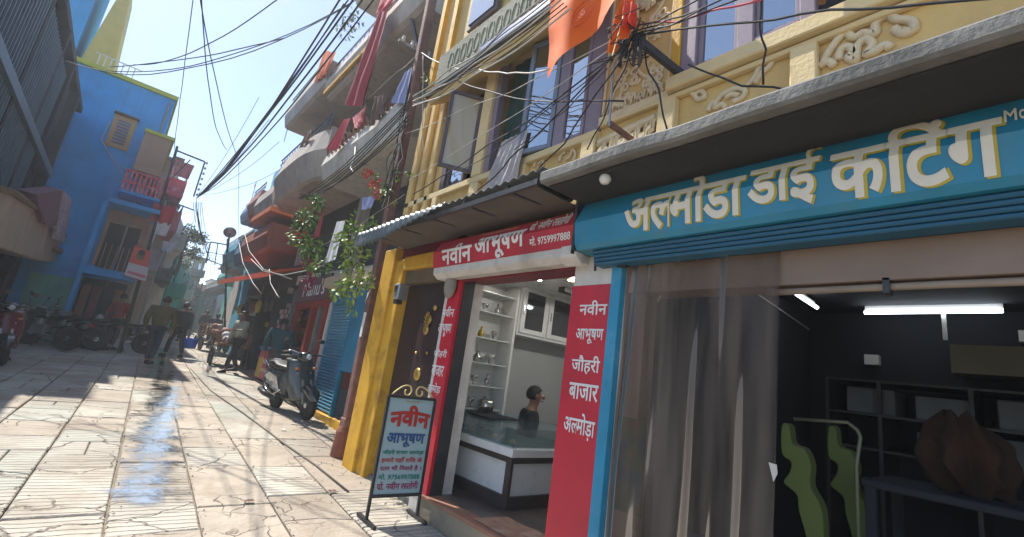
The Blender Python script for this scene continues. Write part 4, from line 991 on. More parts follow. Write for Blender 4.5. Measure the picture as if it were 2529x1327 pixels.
o=po_.obj('paper_notice',M_letterw); tag(o,'narrow white paper notice pasted low on the brown pole','notice')
c=onpole(2.02); o=M().prism([c+Vector((-.07,.03,-.02)),c+Vector((-.072,.05,-.12)),c+Vector((-.07,-.045,.06)),c+Vector((-.072,.0,.02)),c+Vector((-.07,.04,.01))],(.004,0,0)).obj('paper_notice',M_letterw); tag(o,'torn white paper scrap pasted higher on the brown pole','notice')
# cross arm with insulators near the top, braces
c=pX(1035,130,2.52)
M().bar(c+Vector((-.1,.5,1.0)),c,.05).obj('stay',M_dark,pl)
M().bar(c+Vector((-.35,0,0)),c+Vector((.35,0,.0)),.04).obj('crossarm',M_grey,pl)
for k in range(5):
    q=c+Vector((-.3+.15*k,-.05,-.02)); M().lathe(q,[(.02,0),(.035,.03),(.02,.06),(.03,.09),(.01,.1)],8).obj('insulator',M_white,pl)
# bracket with the knot of cables and flag in front of the carved pier
kn=pX(1560,85,2.05); kb=pX(1690,190,2.49)
fs_=thing('cable_bracket','dark steel arm with hanging insulators in front of the carved pier','bracket',kb)
M().bar(kb,kn,.035,.05).obj('arm',M_dark,fs_)
for k,(px_,py_,dd) in enumerate(((1540,100,0),(1550,95,.03),(1535,110,.05),(1570,100,.02),(1585,90,.0))):
    q=pX(px_,py_,2.05+dd); M().tube([q+Vector((0,0,.03)),q-Vector((0,0,.13+.02*k))],[.016,.010],7).obj('insulator',M_dark,fs_,smooth=True)
b=M(); rk=random.Random(9)
for k in range(22):
    p=kn+Vector((rk.gauss(0,.03),rk.gauss(0,.06),rk.gauss(-.02,.05))); pts=[p]
    for j in range(6): p=p+Vector((rk.gauss(0,.03),rk.gauss(0,.05),rk.gauss(-.005,.04))); pts.append(p)
    b.tube(pts,.004,4)
b.obj('cable_knot',M_cable,fs_,smooth=True)
# stick bracket lower
q0=pX(1505,305,2.1);q1=pX(1560,345,2.4)
fs2=thing('cable_bracket','short rusty arm over the canopy edge below the carved pier','bracket',q1)
M().bar(q0,q1,.03).obj('arm',M_rust,fs2); M().tube([q0+Vector((0,0,-.02)),pX(1515,160,2.1),kn],.008,5).obj('tie_rod',M_grey,fs2)
# bulb
c=pX(1495,438,2.02); bl=thing('light_bulb','unlit white bulb hanging under the dark canopy','bulb',c)
M().lathe(c-Vector((0,0,.045)),[(.004,0),(.025,.006),(.036,.025),(.034,.045),(.018,.068),(.015,.085)],14).obj('bulb_glass',M_laminate,bl,smooth=True)
M().lathe(c+Vector((0,0,.038)),[(.017,0),(.018,.03),(.012,.05)],10).obj('holder',M_white,bl); M().tube([c+Vector((0,0,.08)),(c.x,c.y,2.69)],.005,5).obj('cord',M_cable,bl)
o=M().lathe(pX(2220,165,1.98)+Vector((0,0,-.03)),[(.05,0),(.055,.02),(.03,.03),(.03,.045)],12).obj('lamp_rose',mat('mouldy_white',(.45,.45,.38),.8,.2,8,.3)); tag(o,'mouldy white lamp base fixed under the canopy edge at right','lamp base')
# =================================================================== flags, laundry, plants near
def hang(name,pix,X,m,lab,cat,folds=3,amp=.03,**k):
    """pix = tl,tr,br,bl seen points; X = distance of its plane from the lane's centre"""
    if not isinstance(X,(tuple,list)): X=(X,)*4
    P=[pX(a,b,x) for (a,b),x in zip(pix,X)]
    return cloth(name,*P,m,folds,amp,label=lab,cat=cat,**k)
M_orf=mat('saffron_cloth',(.75,.12,.0),.8,.06,4,.05,40); M_orfd=mat('dark_saffron_cloth',(.65,.06,.02),.8,.1,4,.05,40)
fl=thing('saffron_flag','large saffron flag with dark ring emblem hanging in front of the blue windows','flag',pX(1440,60,2.0))
P=[pX(1362,-190,1.98),pX(1540,-190,1.98),pX(1532,6,1.98),pX(1346,190,1.98)]
def ff(u,v):
    a,b_,c,d=P; e=pX(1420,120,1.98)
    p=(a*(1-u)+b_*u)*(1-v)+(d*(1-u)+c*u)*v
    p.x+=.03*math.sin(u*9+v*2)*(.3+v)+.02*noise.noise(p*4); return p
M().grid(ff,30,24).obj('flag_cloth',M_orf,fl,smooth=True)
cen=pX(1437,34,1.94); b=M()
M_emb=mat('emblem_print',(.55,.08,.01),.8,.05,4,0)
for rr in (.055,.085,.10):
    b.tube([(cen.x,cen.y+rr*math.cos(t*.262),cen.z+rr*math.sin(t*.262)) for t in range(25)],.0022,4)
for k in range(20):
    a=k*.314; b.tube([(cen.x,cen.y+.09*math.cos(a),cen.z+.09*math.sin(a)),(cen.x,cen.y+.096*math.cos(a+.1),cen.z+.096*math.sin(a+.1))],.004,4)
letter(b,'ॐ',quadfn((cen.x,cen.y+.032,cen.z+.035),(cen.x,cen.y-.032,cen.z+.035),(cen.x,cen.y-.032,cen.z-.035),(cen.x,cen.y+.032,cen.z-.035)),.03)
b.obj('emblem',M_emb,fl)
f2_=hang('saffron_flag',[(1535,-30),(1578,-40),(1560,70),(1505,140)],1.99,M_orf,'twisted saffron pennant wound round the cable bracket beside the carved pier','flag',2,.03)
hang('saffron_flag',[(1540,0),(1575,10),(1573,60),(1545,70)],1.97,M_orfd,'small dark orange cloth knotted onto the cable bracket','flag',2,.03)
M().tube([pX(1548,10,1.97),pX(1512,140,1.97)],.004,5).obj('string',M_gold,fl)
M_mar=mat('maroon_cloth',(.33,.045,.06),.85,.12,3,.05,40); M_crim=mat('crimson_cloth',(.48,.03,.06),.85,.12,3,.05,40); M_lav=mat('lavender_cloth',(.25,.28,.48),.85,.1,3,.05,40)
M_wh=mat('white_cloth',(.62,.62,.64),.85,.08,3,.05,40); M_br=mat('brown_cloth',(.14,.09,.07),.85,.15,3,.05,40); M_ora=mat('orange_cloth',(.72,.14,.04),.85,.1,3,.05,40); M_pk=mat('pink_cloth',(.50,.12,.14),.85,.1,3,.05,40)
hang('hanging_cloth',[(935,30),(958,28),(900,262),(857,262)],2.15,M_mar,'long maroon cloth hanging from the upper balcony down to its gathered end','laundry',2,.04)
hang('hanging_cloth',[(866,292),(848,296),(808,372),(838,366)],2.33,M_crim,'crimson cloth slung over the first floor balcony wall','laundry',3,.02)
hang('hanging_cloth',[(1000,180),(1018,165),(1003,255),(968,255)],2.35,M_lav,'lavender cloth hanging beside the brown pole','laundry',2,.02)
hang('hanging_cloth',[(925,240),(960,230),(952,270),(915,315)],2.35,M_br,'dark brown garments drying over the balcony wall next to the crimson cloth','laundry',3,.03)
hang('hanging_cloth',[(800,125),(830,130),(810,178),(778,205)],2.22,M_ora,'bright orange cloth on the far upper balcony corner','laundry',3,.02)
hang('hanging_cloth',[(940,0),(985,-10),(960,20),(930,40)],2.2,M_crim,'red cloth at the very top above the maroon one','laundry',2,.02)
hang('hanging_cloth',[(832,548),(852,545),(830,640),(803,650)],2.45,M_wh,'white towel pegged on the line among the plants','laundry',2,.01)
hang('hanging_cloth',[(893,488),(928,484),(920,512),(895,520)],2.3,M_lav,'pale blue folded cloth beside the red flowers','laundry',2,.01)
hang('hanging_cloth',[(806,503),(800,520),(792,582),(774,590)],2.4,M_mar,'thin furled red cloth hanging among the green creepers','laundry',2,.02)
hang('hanging_cloth',[(752,335),(770,318),(765,345),(740,368)],2.25,M_wood,'brown scarf hung on the far balcony rail','laundry',2,.02)
wire(pX(790,610,2.45),pX(1000,480,2.35),.02,.004,M_cablew,'thin washing line with a towel among the plants','washing line',None,name='washing_line')
# plants
def bx(px_,py_,X,r,n): return (pX(px_,py_,X),r,n)
plant('bougainvillea','bright red flowering creeper spilling beside the brown pole above the awning',pX(960,510,2.45),[bx(945,455,2.3,.16,70),bx(965,480,2.35,.14,60),bx(975,430,2.35,.1,30)],
   [(pX(910,430,2.25),.08,26,M_flower),(pX(925,455,2.25),.09,30,M_flower),(pX(935,482,2.27),.07,18,M_flower)],.06)
plant('balcony_plant','tall leafy green creeper trailing in front of the dark verandah',pX(765,690,2.75),[bx(778,505,2.35,.18,190),bx(762,545,2.35,.24,330),bx(750,580,2.35,.27,380),bx(768,612,2.4,.24,260),bx(788,650,2.4,.2,160)],
   [(pX(745,590,2.3),.15,10,M_flower)],.10,mleaf=[M_leaf,M_leafl,M_leaf,M_leafd])
plant('bougainvillea','dark magenta flowers hanging over the shop sign below the creeper',pX(770,640,2.7),[bx(768,655,2.55,.15,60)],
   [(pX(768,655,2.5),.17,90,M_mag),(pX(765,690,2.5),.13,60,M_mag),(pX(762,710,2.5),.09,25,M_mag)],.06)
plant('leafy_plant','sunlit drooping leafy plant growing in front of the brown pole',pX(895,640,2.4),[bx(875,600,2.25,.26,190),bx(860,640,2.2,.2,110),bx(885,690,2.15,.2,110),bx(850,715,2.1,.16,80),bx(900,560,2.3,.2,110),bx(868,765,2.1,.06,12)],
   [(pX(858,650,2.2),.05,10,M_leafl)],.09,mleaf=[M_leafl,M_leaf,M_leafl])
plant('leafy_plant','little yellow green sprig on the pole at first floor height',pX(1055,215,2.35),[bx(1055,190,2.3,.08,26)],(),.05,mleaf=[M_leafl])
plant('leafy_plant','tiny sprig growing by the pole above the awning',pX(1010,455,2.35),[bx(1012,430,2.3,.07,20)],(),.05,mleaf=[M_leafl])
plant('leafy_plant','grey green potted plants on the highest balcony',pX(860,60,2.1),[bx(850,80,2.0,.18,60),bx(870,45,2.0,.2,70)],(),.08)
# =================================================================== RIGHT: balcony building and the blue shutters
def wallX(y): return 3.02+.045*(y-5.5)
bb=thing('balcony_building','grey beige house with two tiers of bulging concrete balconies full of laundry','building',(4.2,9,gz(9)))
M_beige=mat('grey_beige_render',(.50,.44,.39),.85,.12,2,.3,25,dirt=(.18,.15,.13),damt=.5,streak=.35)
M_pal=mat('pale_weathered_render',(.62,.58,.52),.85,.12,2,.3,25,dirt=(.2,.17,.14),damt=.5,streak=.35)
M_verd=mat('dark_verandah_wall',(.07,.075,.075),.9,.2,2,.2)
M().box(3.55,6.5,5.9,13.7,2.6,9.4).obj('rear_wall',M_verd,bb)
M().prism([(3.0,5.4,2.62),(3.55,5.4,2.62),(3.6,12.3,2.9),(3.25,12.3,2.9)],(0,0,.22)).obj('floor_slab',M_pal,bb)
M().box(3.1,3.3,5.92,6.1,2.8,9.4).obj('column',M_beige,bb)
M().box(3.35,3.6,9.3,9.5,2.8,9.4).obj('column',M_beige,bb)
M().box(3.45,3.6,13.5,13.7,2.8,9.4).obj('column',M_beige,bb)
# balconies: floor slab + bulging parapet
def balcony(parent,y0,y1,xo,xw,z0,h,m,th=.12,bulge=.08,rail=False,name='balcony',curve=0,mr=None):
    vs=[];fs=[];n=10
    pf=[(xw,z0-th),(xo+.10,z0-th),(xo+.02,z0-th+.04),(xo-bulge,z0+h*.45),(xo-bulge*.3,z0+h),(xo+.09,z0+h),(xo+.06,z0+.02),(xw,z0+.02)]
    k=len(pf)
    for i in range(n+1):
        t=i/n; y=y0+(y1-y0)*t; c=curve*(2*t-1)**4 if curve else 0
        vs+=[(x+(c if x<xw-.01 else 0),y,z) for x,z in pf]
    fs=[tuple(range(k))[::-1],tuple(n*k+i for i in range(k))]
    for i in range(n):
        for j in range(k): fs.append((i*k+j,i*k+(j+1)%k,(i+1)*k+(j+1)%k,(i+1)*k+j))
    b=M().add(vs,fs); b.box(xo+.08,xw,y0-.001,y0+.07,z0,z0+h); b.box(xo+.08,xw,y1-.07,y1+.001,z0,z0+h)
    o=b.obj(name,m,parent)
    if rail:
        r=M(); zt_=z0+h+.28
        r.tube([(xo+.04,y0,zt_),(xo+.04,y1,zt_)],.018,6); r.tube([(xo+.04,y0,z0+h+.14),(xo+.04,y1,z0+h+.14)],.012,6)
        yy=y0
        while yy<=y1: r.tube([(xo+.04,yy,z0+h-.02),(xo+.04,yy,zt_)],.010,5); yy+=.22
        r.obj('railing',mr or M_grey,o)
    return o
balcony(bb,5.92,9.35,2.47,3.6,4.76,.47,M_pal,rail=False)
balcony(bb,9.42,13.3,2.36,3.7,4.98,.95,M_beige,bulge=.18,rail=True,curve=.24,mr=mat('dark_blue_rail',(.06,.10,.16),.5,.1,3,0))
balcony(bb,5.95,10.2,2.36,3.6,6.92,.50,M_beige,rail=True)
balcony(bb,10.3,13.6,2.28,3.7,7.36,.50,M_beige,rail=True,bulge=.05)
M().box(2.28,2.33,7.4,10.2,6.90,6.98).obj('yellow_band',M_ochre,bb)
balcony(bb,5.95,9.6,2.32,3.6,9.05,.45,M_pal,rail=True)
M().box(2.95,3.55,9.28,9.38,4.78,6.75).obj('party_wall',M_conc,bb)
for (y0,y1,z0,z1) in ((6.3,7.2,4.9,6.4),(7.7,8.7,5.5,6.4),(9.8,10.8,5.1,6.7),(11.4,12.4,5.6,6.6),(6.6,7.6,7.3,8.6),(10.6,11.6,7.6,8.8)):
    w=M().box(3.49,3.55,y0,y1,z0,z1).obj('window_frame',M_dframe,bb); M().box(3.48,3.49,y0+.07,y1-.07,z0+.07,z1-.07).obj('pane',M_window,w)
b=M()
for k in range(16):
    y=6.3+.19*k; b.tube([(2.42,y,5.22),(2.38,y+.04,5.31),(2.42,y+.1,5.27),(2.46,y+.13,5.18)],.02,5)
o=b.obj('rope_coil',mat('reddish_rope',(.30,.16,.12),.9,.2,6,.2)); tag(o,'tangle of reddish rope and rags along the first floor balcony wall','rope')
o=M().tube([pX(878,362,2.42),pX(876,390,2.38),pX(866,415,2.34),pX(872,425,2.32),pX(882,420,2.32)],.014,7).obj('drain_hose',M_cablew,smooth=True); tag(o,'white curved drain hose hanging below the first floor balcony','hose')
hang('hanging_cloth',[(870,292),(905,262),(900,300),(880,318)],2.36,M_pk,'pinkish rope-like washing bunched along the balcony next to the crimson cloth','laundry',5,.03)
# ground floor: blue shutters
bs=thing('blue_shutter_shop','closed shop with faded blue roller shutters and one dark open bay','shop',(3.4,7,gz(7)))
def qwall(b,y0,y1,z0,z1,dx=0,th=.06):
    b.prism([(wallX(y0)+dx,y0,z0),(wallX(y1)+dx,y1,z0),(wallX(y1)+dx,y1,z1),(wallX(y0)+dx,y0,z1)],(th,0,0)); return b
qwall(M(),5.42,9.35,2.30,2.64).obj('fascia',M_bluel,bs)
qwall(M(),5.42,9.35,2.61,2.80,-.22,.26).obj('ledge',mat('cream_ledge',(.60,.50,.36),.8,.1,3,.2,25,dirt=(.3,.2,.12),damt=.5),bs)
qwall(M(),5.42,9.5,gz(7)-.25,gz(7)+.14,-.06,.10).obj('plinth',M_ochre,bs)
for y0,y1 in ((5.45,6.45),(6.55,7.25),(8.05,9.25)):
    n=34
    for k in range(n):
        z=gz(7)+.16+k*(2.30-gz(7)-.16)/n; hh=(2.30-gz(7)-.16)/n
        if k>=0:
            b=M().prism([(wallX(y0)+.035,y0,z),(wallX(y0)+.012,y0,z+hh*.5),(wallX(y0)+.035,y0,z+hh*.96)],(wallX(y1)-wallX(y0),y1-y0,0)); b.obj('shutter_slat',M_bluel,bs)
    qwall(M(),y0-.05,y0,gz(7)+.14,2.30,-.01,.06).obj('shutter_rail',M_blue,bs)
    qwall(M(),y0,y1,gz(7)+.14,2.30,.05,.03).obj('shutter_backing',M_bluel,bs)
qwall(M(),7.25,8.05,gz(7)+.9,2.30,.0,.05).obj('shutter_panel',M_bluel,bs)
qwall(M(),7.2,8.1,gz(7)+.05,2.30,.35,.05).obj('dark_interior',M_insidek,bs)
qwall(M(),9.25,9.37,gz(7)+.1,2.35,-.01,.08).obj('pale_post',M_white,bs)
# Manu's
mn=thing('red_front_shop','narrow shop with dark red frame and a purple fascia with white script lettering','shop',(3.6,10.5,gz(10)))
qwall(M(),9.4,11.9,2.42,2.95,-.10,.10).obj('fascia',mat('dull_purple_fascia',(.16,.07,.08),.6,.15,3,.1,20,dirt=(.08,.05,.05)),mn)
y0,y1=pX(712,720,3.14).y,pX(808,700,3.05).y
b=M(); letter(b,"Manu's",quadfn((wallX(11)-.11,11.2,2.88),(wallX(9.6)-.11,9.6,2.86),(wallX(9.6)-.11,9.6,2.52),(wallX(11)-.11,11.2,2.52)),.02); b.obj('lettering',M_letterw,mn)
M_rf=mat('brick_red_paint',(.30,.04,.03),.5,.15,3,.1,20,dirt=(.1,.03,.02),damt=.4)
for a,c in ((9.42,9.52),(10.35,10.50),(11.75,11.9)): qwall(M(),a,c,gz(a),2.42,-.06,.12).obj('post',M_rf,mn)
qwall(M(),9.52,11.75,2.28,2.42,-.05,.10).obj('beam',M_rf,mn)
qwall(M(),9.52,10.35,gz(10),2.28,.05,.06).obj('wall_panel',mat('brown_dusty_panel',(.20,.13,.09),.8,.2,3,.2,20,dirt=(.1,.07,.05)),mn)
qwall(M(),9.95,10.08,gz(10),2.28,-.01,.06).obj('grey_post',M_conc,mn)
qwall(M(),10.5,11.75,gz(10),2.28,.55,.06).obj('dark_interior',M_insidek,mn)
rq=random.Random(8)
for k in range(26):
    y=rq.uniform(10.55,11.6); z=rq.uniform(1.4,2.2); o=M().ball((wallX(y)+.25+rq.random()*.2,y,z),(.06,.07,.10),7,5).obj('packet',rq.choice((M_dark,MATS['dark_blue_rail'],M_redd,M_grey,M_black)),mn,smooth=True)
# green-grey post and grocery shop with long orange-red awning
gs=thing('grocery_shop','cluttered grocery shop under a long orange-red awning','shop',(3.9,14,gz(14)))
qwall(M(),11.95,12.2,gz(12),2.75,-.08,.16).obj('post',mat('grey_green_post',(.10,.15,.14),.6,.2,3,.1),gs)
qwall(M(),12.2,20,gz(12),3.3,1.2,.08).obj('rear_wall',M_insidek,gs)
for y in (14.6,17.0,19.9): qwall(M(),y,y+.1,gz(12),3.2,0,1.2).obj('party_wall',M_verd,gs)
qwall(M(),12.2,20,2.95,3.5,.0,1.2).obj('upper_band',M_verd,gs)
aw2=M().prism([(2.55,12.0,3.02),(2.60,19.5,3.30),(3.65,19.5,3.62),(3.35,12.0,3.32)],(0,0,.05)).obj('awning_sheet',mat('orange_red_tarp',(.62,.07,.02),.6,.12,3,.15,20,dirt=(.3,.05,.03)),gs)
M().prism([(2.54,12.0,2.93),(2.59,19.5,3.19),(2.59,19.5,3.30),(2.54,12.0,3.02)],(.012,0,0)).obj('awning_lip',MATS['orange_red_tarp'],gs)
M_pkt=[mat('packet_red',(.5,.05,.05),.4,.1,8,0),mat('packet_white',(.6,.57,.55),.4,.1,8,0),mat('packet_gold',(.55,.4,.08),.4,.1,8,0),mat('packet_blue',(.06,.12,.35),.4,.1,8,0),mat('packet_dark',(.06,.05,.05),.5,.1,8,0),mat('packet_brown',(.22,.1,.05),.6,.1,8,0)]
b=M()
for k in range(5):
    for j in range(9):
        y=12.35+j*.21; z=2.35-k*.14
        x=wallX(y)+.1
        M().box(x,x+.04,y,y+.15,z-.11,z).obj('hanging_packet',M_pkt[(1,0,1,1,4)[ (k+j)%5]],gs) if k<4 else None
for k in range(80):
    y=rq.uniform(12.4,19.5); z=gz(y)+rq.uniform(.3,2.0); s=rq.uniform(.07,.16)
    x=wallX(y)+rq.uniform(.15,.7)
    M().box(x,x+s,y,y+s*1.2,z,z+s*rq.uniform(.8,1.6)).obj('goods_packet',rq.choice(M_pkt),gs,bevel=.008)
for z in (.5,.9,1.3,1.7): qwall(M(),12.3,19.8,gz(15)+z-.03,gz(15)+z,.35,.5).obj('shelf',M_wood,gs)
for y in (13.3,14.0,15.2,16.1,17.6,18.6): M().tube([(wallX(y)-.3,y,3.0),(wallX(y)-.3,y,2.55)],.004,4).ball((wallX(y)-.3,y,2.4),(.09,.12,.2),8,6).obj('hanging_bag',rq.choice(M_pkt[2:]),gs,smooth=True)
# pink cooler
co=pG(620,893); ck=thing('chest_cooler','pink and yellow printed ice cream chest standing at the grocery front','cooler',(3.45,13.6,gz(13.6)))
M().box(3.22,3.85,12.75,13.95,gz(13)+.06,gz(13)+.78).obj('body',mat('pink_cooler_print',(.55,.04,.13),.4,.1,2,0,dirt=(.7,.45,.05),damt=.9,dscale=1.3),ck,bevel=.02)
M().box(3.20,3.87,12.73,13.97,gz(13)+.78,gz(13)+.88).obj('lid',mat('blue_cooler_lid',(.05,.20,.42),.3,.1,3,0),ck,bevel=.01)
M().box(3.215,3.22,13.4,13.9,gz(13)+.1,gz(13)+.6).obj('yellow_panel',mat('yellow_print',(.65,.42,.05),.4,.1,3,0),ck)
M().box(3.25,3.8,12.8,13.9,gz(13),gz(13)+.06).obj('base',M_black,ck)
b=M()
for k in range(6): b.lathe((3.212,13.0+.16*(k%3),gz(13)+.3+.2*(k//3)),[(.05,0),(.03,-.004)],10,'x')
b.obj('round_print',M_letterw,ck)
# houses beyond, right-hand side
def house(name,lab,x,y0,y1,z1,m,bal=(),wins=(),depth=4,zb=None,mw=None,roof=None,base=None,trim=None):
    """street face looks towards -X at x (drifts with the lane); end face towards the camera at y0"""
    d=.045*(y1-y0); zb=gz(y0)-.3 if zb is None else zb
    t=thing(name,lab,'building',(x+depth/2,(y0+y1)/2,gz(y0)))
    M().prism([(x,y0,zb),(x+depth,y0,zb),(x+depth,y1,zb),(x+d,y1,zb)],(0,0,z1-zb)).obj('wall',m,t)
    for (a,c,z0,h,out,mm,rl) in bal:
        balcony(t,a,c,x-out,x+.05,z0,h,mm,th=.14,rail=rl)
    for (a,c,z0,zz_) in wins:
        xx=x+.045*(a-y0)
        w=M().box(xx-.04,xx,a,c,z0,zz_).obj('window_frame',mw or M_dframe,t); M().box(xx-.05,xx-.04,a+.06,c-.06,z0+.06,zz_-.06).obj('pane',M_window if (a*7)%2<1 else M_insidek,w)
    M().box(x-.12,x+depth,y0-.1,y1+.05,z1,z1+.12).obj('roof_edge',roof or M_conc,t)
    return t
M_salm=mat('salmon_render',(.42,.20,.16),.8,.12,3,.2,20,dirt=(.2,.1,.08),damt=.5,streak=.3)
M_dred=mat('dull_red_render',(.30,.07,.04),.7,.15,3,.2,20,dirt=(.12,.04,.03),damt=.5,streak=.3)
M_orp=mat('orange_render',(.62,.16,.04),.7,.12,3,.2,20,dirt=(.3,.1,.05),damt=.4)
M_cyan=mat('cyan_render',(.06,.34,.48),.7,.12,3,.2,20,dirt=(.05,.15,.2),damt=.4)
M_teal=mat('teal_green_render',(.09,.34,.28),.75,.12,3,.2,20,dirt=(.06,.16,.14),damt=.4,streak=.3)
M_dblue=mat('blue_tin_paint',(.05,.15,.28),.6,.15,3,.2,20,dirt=(.12,.08,.06),damt=.5)
house('red_balcony_house','house with red and orange stepped balconies beyond the creepers',3.8,13.75,17.6,6.7,M_dred,
   bal=((13.9,17.3,4.05,.6,1.1,M_dred,False),(13.8,16.0,5.15,.6,1.25,M_beige,False),(16.0,17.6,5.55,.5,1.2,M_salm,True)),wins=((14.4,15.2,4.3,4.9),(16.4,17.2,4.5,5.5)))
M().prism([(2.52,13.75,5.05),(2.52,16.1,5.10),(3.7,16.1,5.08),(3.7,13.75,5.02)],(0,0,-.14)).obj('tarpaulin',M_orp); o=bpy.data.objects['tarpaulin']; tag(o,'orange board under the grey beige balcony of the red house','board')
house('brown_house','brown walled house with blue tin verandah and grey balcony roof',4.0,17.8,21.6,7.0,mat('brown_render',(.22,.10,.07),.8,.15,3,.2,20,dirt=(.1,.05,.04)),
   bal=((18.0,21.2,4.3,.65,.85,M_dblue,True),(18.0,19.8,5.7,.5,1.0,M_salm,False)),wins=((18.6,19.4,4.6,5.5),(20.2,21.0,4.5,5.6)))
t=house('cyan_house','bright cyan rooftop rooms on the house beyond the brown one',4.1,21.8,25.6,7.9,M_cyan,
   bal=((21.9,25,4.7,.65,.85,M_cyan,True),(21.9,24,6.6,.5,.75,M_dblue,True)),wins=((22.6,23.4,5,6.1),(24,24.8,6.9,7.7)),roof=mat('dark_green_roof',(.06,.10,.09),.7,.2,3,.2))
M().box(3.95,4.6,21.9,22.8,8.03,8.9).obj('roof_room',M_cyan,t)
house('grey_house','narrow grey house far along the right side',4.6,25.8,31,7.0,M_beige,bal=((26,29,4.8,.5,.8,M_conc,True),),wins=((26.5,27.4,5.1,6.0),(28.5,29.4,5.1,6.0)))
house('teal_house','teal green house front at the bend, right side',5.5,31.2,40,7.2,M_teal,bal=((31,36,4.8,.5,.8,M_teal,True),),wins=((31.5,32.5,2.2,3.6),(34,35,5,6),(36,37,2.4,3.6)))
# street end: houses facing us across the bend
def endhouse(name,lab,px0,px1,py1,Y,m,floors=2,nw=3,roof=None,depth=5,mw=None,balc=None):
    a=pY(px0,700,Y); c=pY(px1,700,Y); zt_=pY((px0+px1)/2,py1,Y).z; zb=gz(Y)-.4
    t=thing(name,lab,'building',((a.x+c.x)/2,Y,gz(Y)))
    M().box(a.x,c.x,Y,Y+depth,zb,zt_).obj('wall',m,t)
    M().box(a.x-.15,c.x+.15,Y-.25,Y+depth,zt_,zt_+.15).obj('roof_edge',roof or M_conc,t)
    fh=(zt_-gz(Y))/floors; ww=(c.x-a.x)/nw
    for f in range(floors):
        for k in range(nw):
            x=a.x+ww*(k+.25); z=gz(Y)+fh*(f+.35)
            w=M().box(x,x+ww*.5,Y-.05,Y,z,z+fh*.45).obj('window',mw or M_dframe,t); M().box(x+.05,x+ww*.5-.05,Y-.07,Y-.05,z+.05,z+fh*.45-.05).obj('pane',M_window,w)
    if balc:
        for f in range(1,floors): M().box(a.x-.1,c.x+.1,Y-.9,Y,gz(Y)+fh*f-.1,gz(Y)+fh*f+.5).obj('balcony',balc,t)
    return t
endhouse('mint_house','mint green house closing the view at the lane end',455,560,725,52,mat('mint_render',(.16,.45,.40),.8,.1,3,.1,dirt=(.1,.25,.22)),2,4)
endhouse('cream_house','cream three storey house with balcony above the far green roofs',425,492,632,47,mat('cream_render',(.50,.44,.28),.8,.1,3,.1,dirt=(.3,.25,.16)),4,3,balc=M_conc)
endhouse('brick_house','reddish low house right of the cream one at the lane end',492,560,712,60,M_salm,2,3)
endhouse('pale_house','pale grey green far house rising over the lane end',520,600,700,75,M_pal,3,4)
house('blue_grey_house','blue grey house past the teal one at the bend',6.6,40.5,52,7.5,M_dblue,bal=((41,50,5,.5,.8,M_conc,True),),wins=((42,44,5.6,6.8),(46,48,5.6,6.8)))
# =================================================================== LEFT: dark barred building
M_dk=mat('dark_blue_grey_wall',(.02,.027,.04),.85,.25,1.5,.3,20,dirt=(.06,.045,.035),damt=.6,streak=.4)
M_bar=mat('blue_grey_bars',(.12,.18,.22),.5,.15,4,.1)
dl=thing('dark_barred_building','tall shaded building with barred verandahs on the left side','building',(-3.5,13,gz(13)))
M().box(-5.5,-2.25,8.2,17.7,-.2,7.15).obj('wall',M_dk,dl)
M().box(-2.27,-2.08,8.2,17.7,7.0,7.15).obj('roof_slab',M_dk,dl)
for z,nm in ((3.05,'floor_slab'),(4.75,'floor_slab')): M().box(-2.27,-2.00,8.2,16.2,z-.09,z+.09).obj(nm,MATS['blue_grey_bars'] if z>4 else M_dk,dl)
for z0,z1 in ((3.14,4.64),(4.86,6.5)):
    y=8.3
    while y<13.8:
        M().box(-2.08,-2.055,y,y+.03,z0,z1).obj('window_bar',M_bar,dl); y+=.17
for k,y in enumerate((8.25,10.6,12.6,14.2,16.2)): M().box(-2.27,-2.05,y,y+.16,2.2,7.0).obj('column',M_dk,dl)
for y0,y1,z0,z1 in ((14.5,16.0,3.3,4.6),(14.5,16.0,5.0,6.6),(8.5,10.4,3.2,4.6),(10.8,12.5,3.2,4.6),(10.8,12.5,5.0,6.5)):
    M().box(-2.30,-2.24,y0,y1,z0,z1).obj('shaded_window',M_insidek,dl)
# shop fronts under it
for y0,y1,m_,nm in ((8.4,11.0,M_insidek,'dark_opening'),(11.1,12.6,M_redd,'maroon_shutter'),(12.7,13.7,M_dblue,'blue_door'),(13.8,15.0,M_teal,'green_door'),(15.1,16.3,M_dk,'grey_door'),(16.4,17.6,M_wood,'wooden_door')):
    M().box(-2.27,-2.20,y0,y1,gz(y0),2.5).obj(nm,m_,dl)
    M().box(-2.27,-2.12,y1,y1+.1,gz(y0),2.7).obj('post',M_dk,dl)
bx_=thing('beige_awning_box','long beige dented awning box over the left shop fronts','awning',(-1.8,12,2.9))
pts=[pX(-60,455,-1.55),pX(30,480,-1.55),pX(90,520,-1.55),pX(135,570,-1.55),pX(205,615,-1.55),pX(195,650,-1.55),pX(95,645,-1.55),pX(-60,590,-1.55)]
M().prism(pts,(-.5,0,0)).obj('panel',mat('beige_painted_tin',(.38,.33,.25),.7,.15,2,.3,10,dirt=(.3,.12,.08),damt=.35,streak=.3),bx_,bevel=.02)
b=M(); b.tube([p+Vector((.02,0,.03)) for p in pts[:5]],.05,7); b.obj('rolled_edge',mat('brown_rolled_cloth',(.16,.11,.06),.9,.2,4,.4,15),bx_,smooth=True)
mb=thing('maroon_hanging_sign','maroon box sign with a pale side hanging above the beige awning','sign',pX(130,520,-1.4))
M().prism([pX(88,480,-1.45),pX(155,470,-1.45),pX(150,560,-1.45),pX(112,555,-1.45)],(-.25,0,0)).obj('sign_box',mat('maroon_sign',(.12,.02,.05),.6,.15,3,.1),mb)
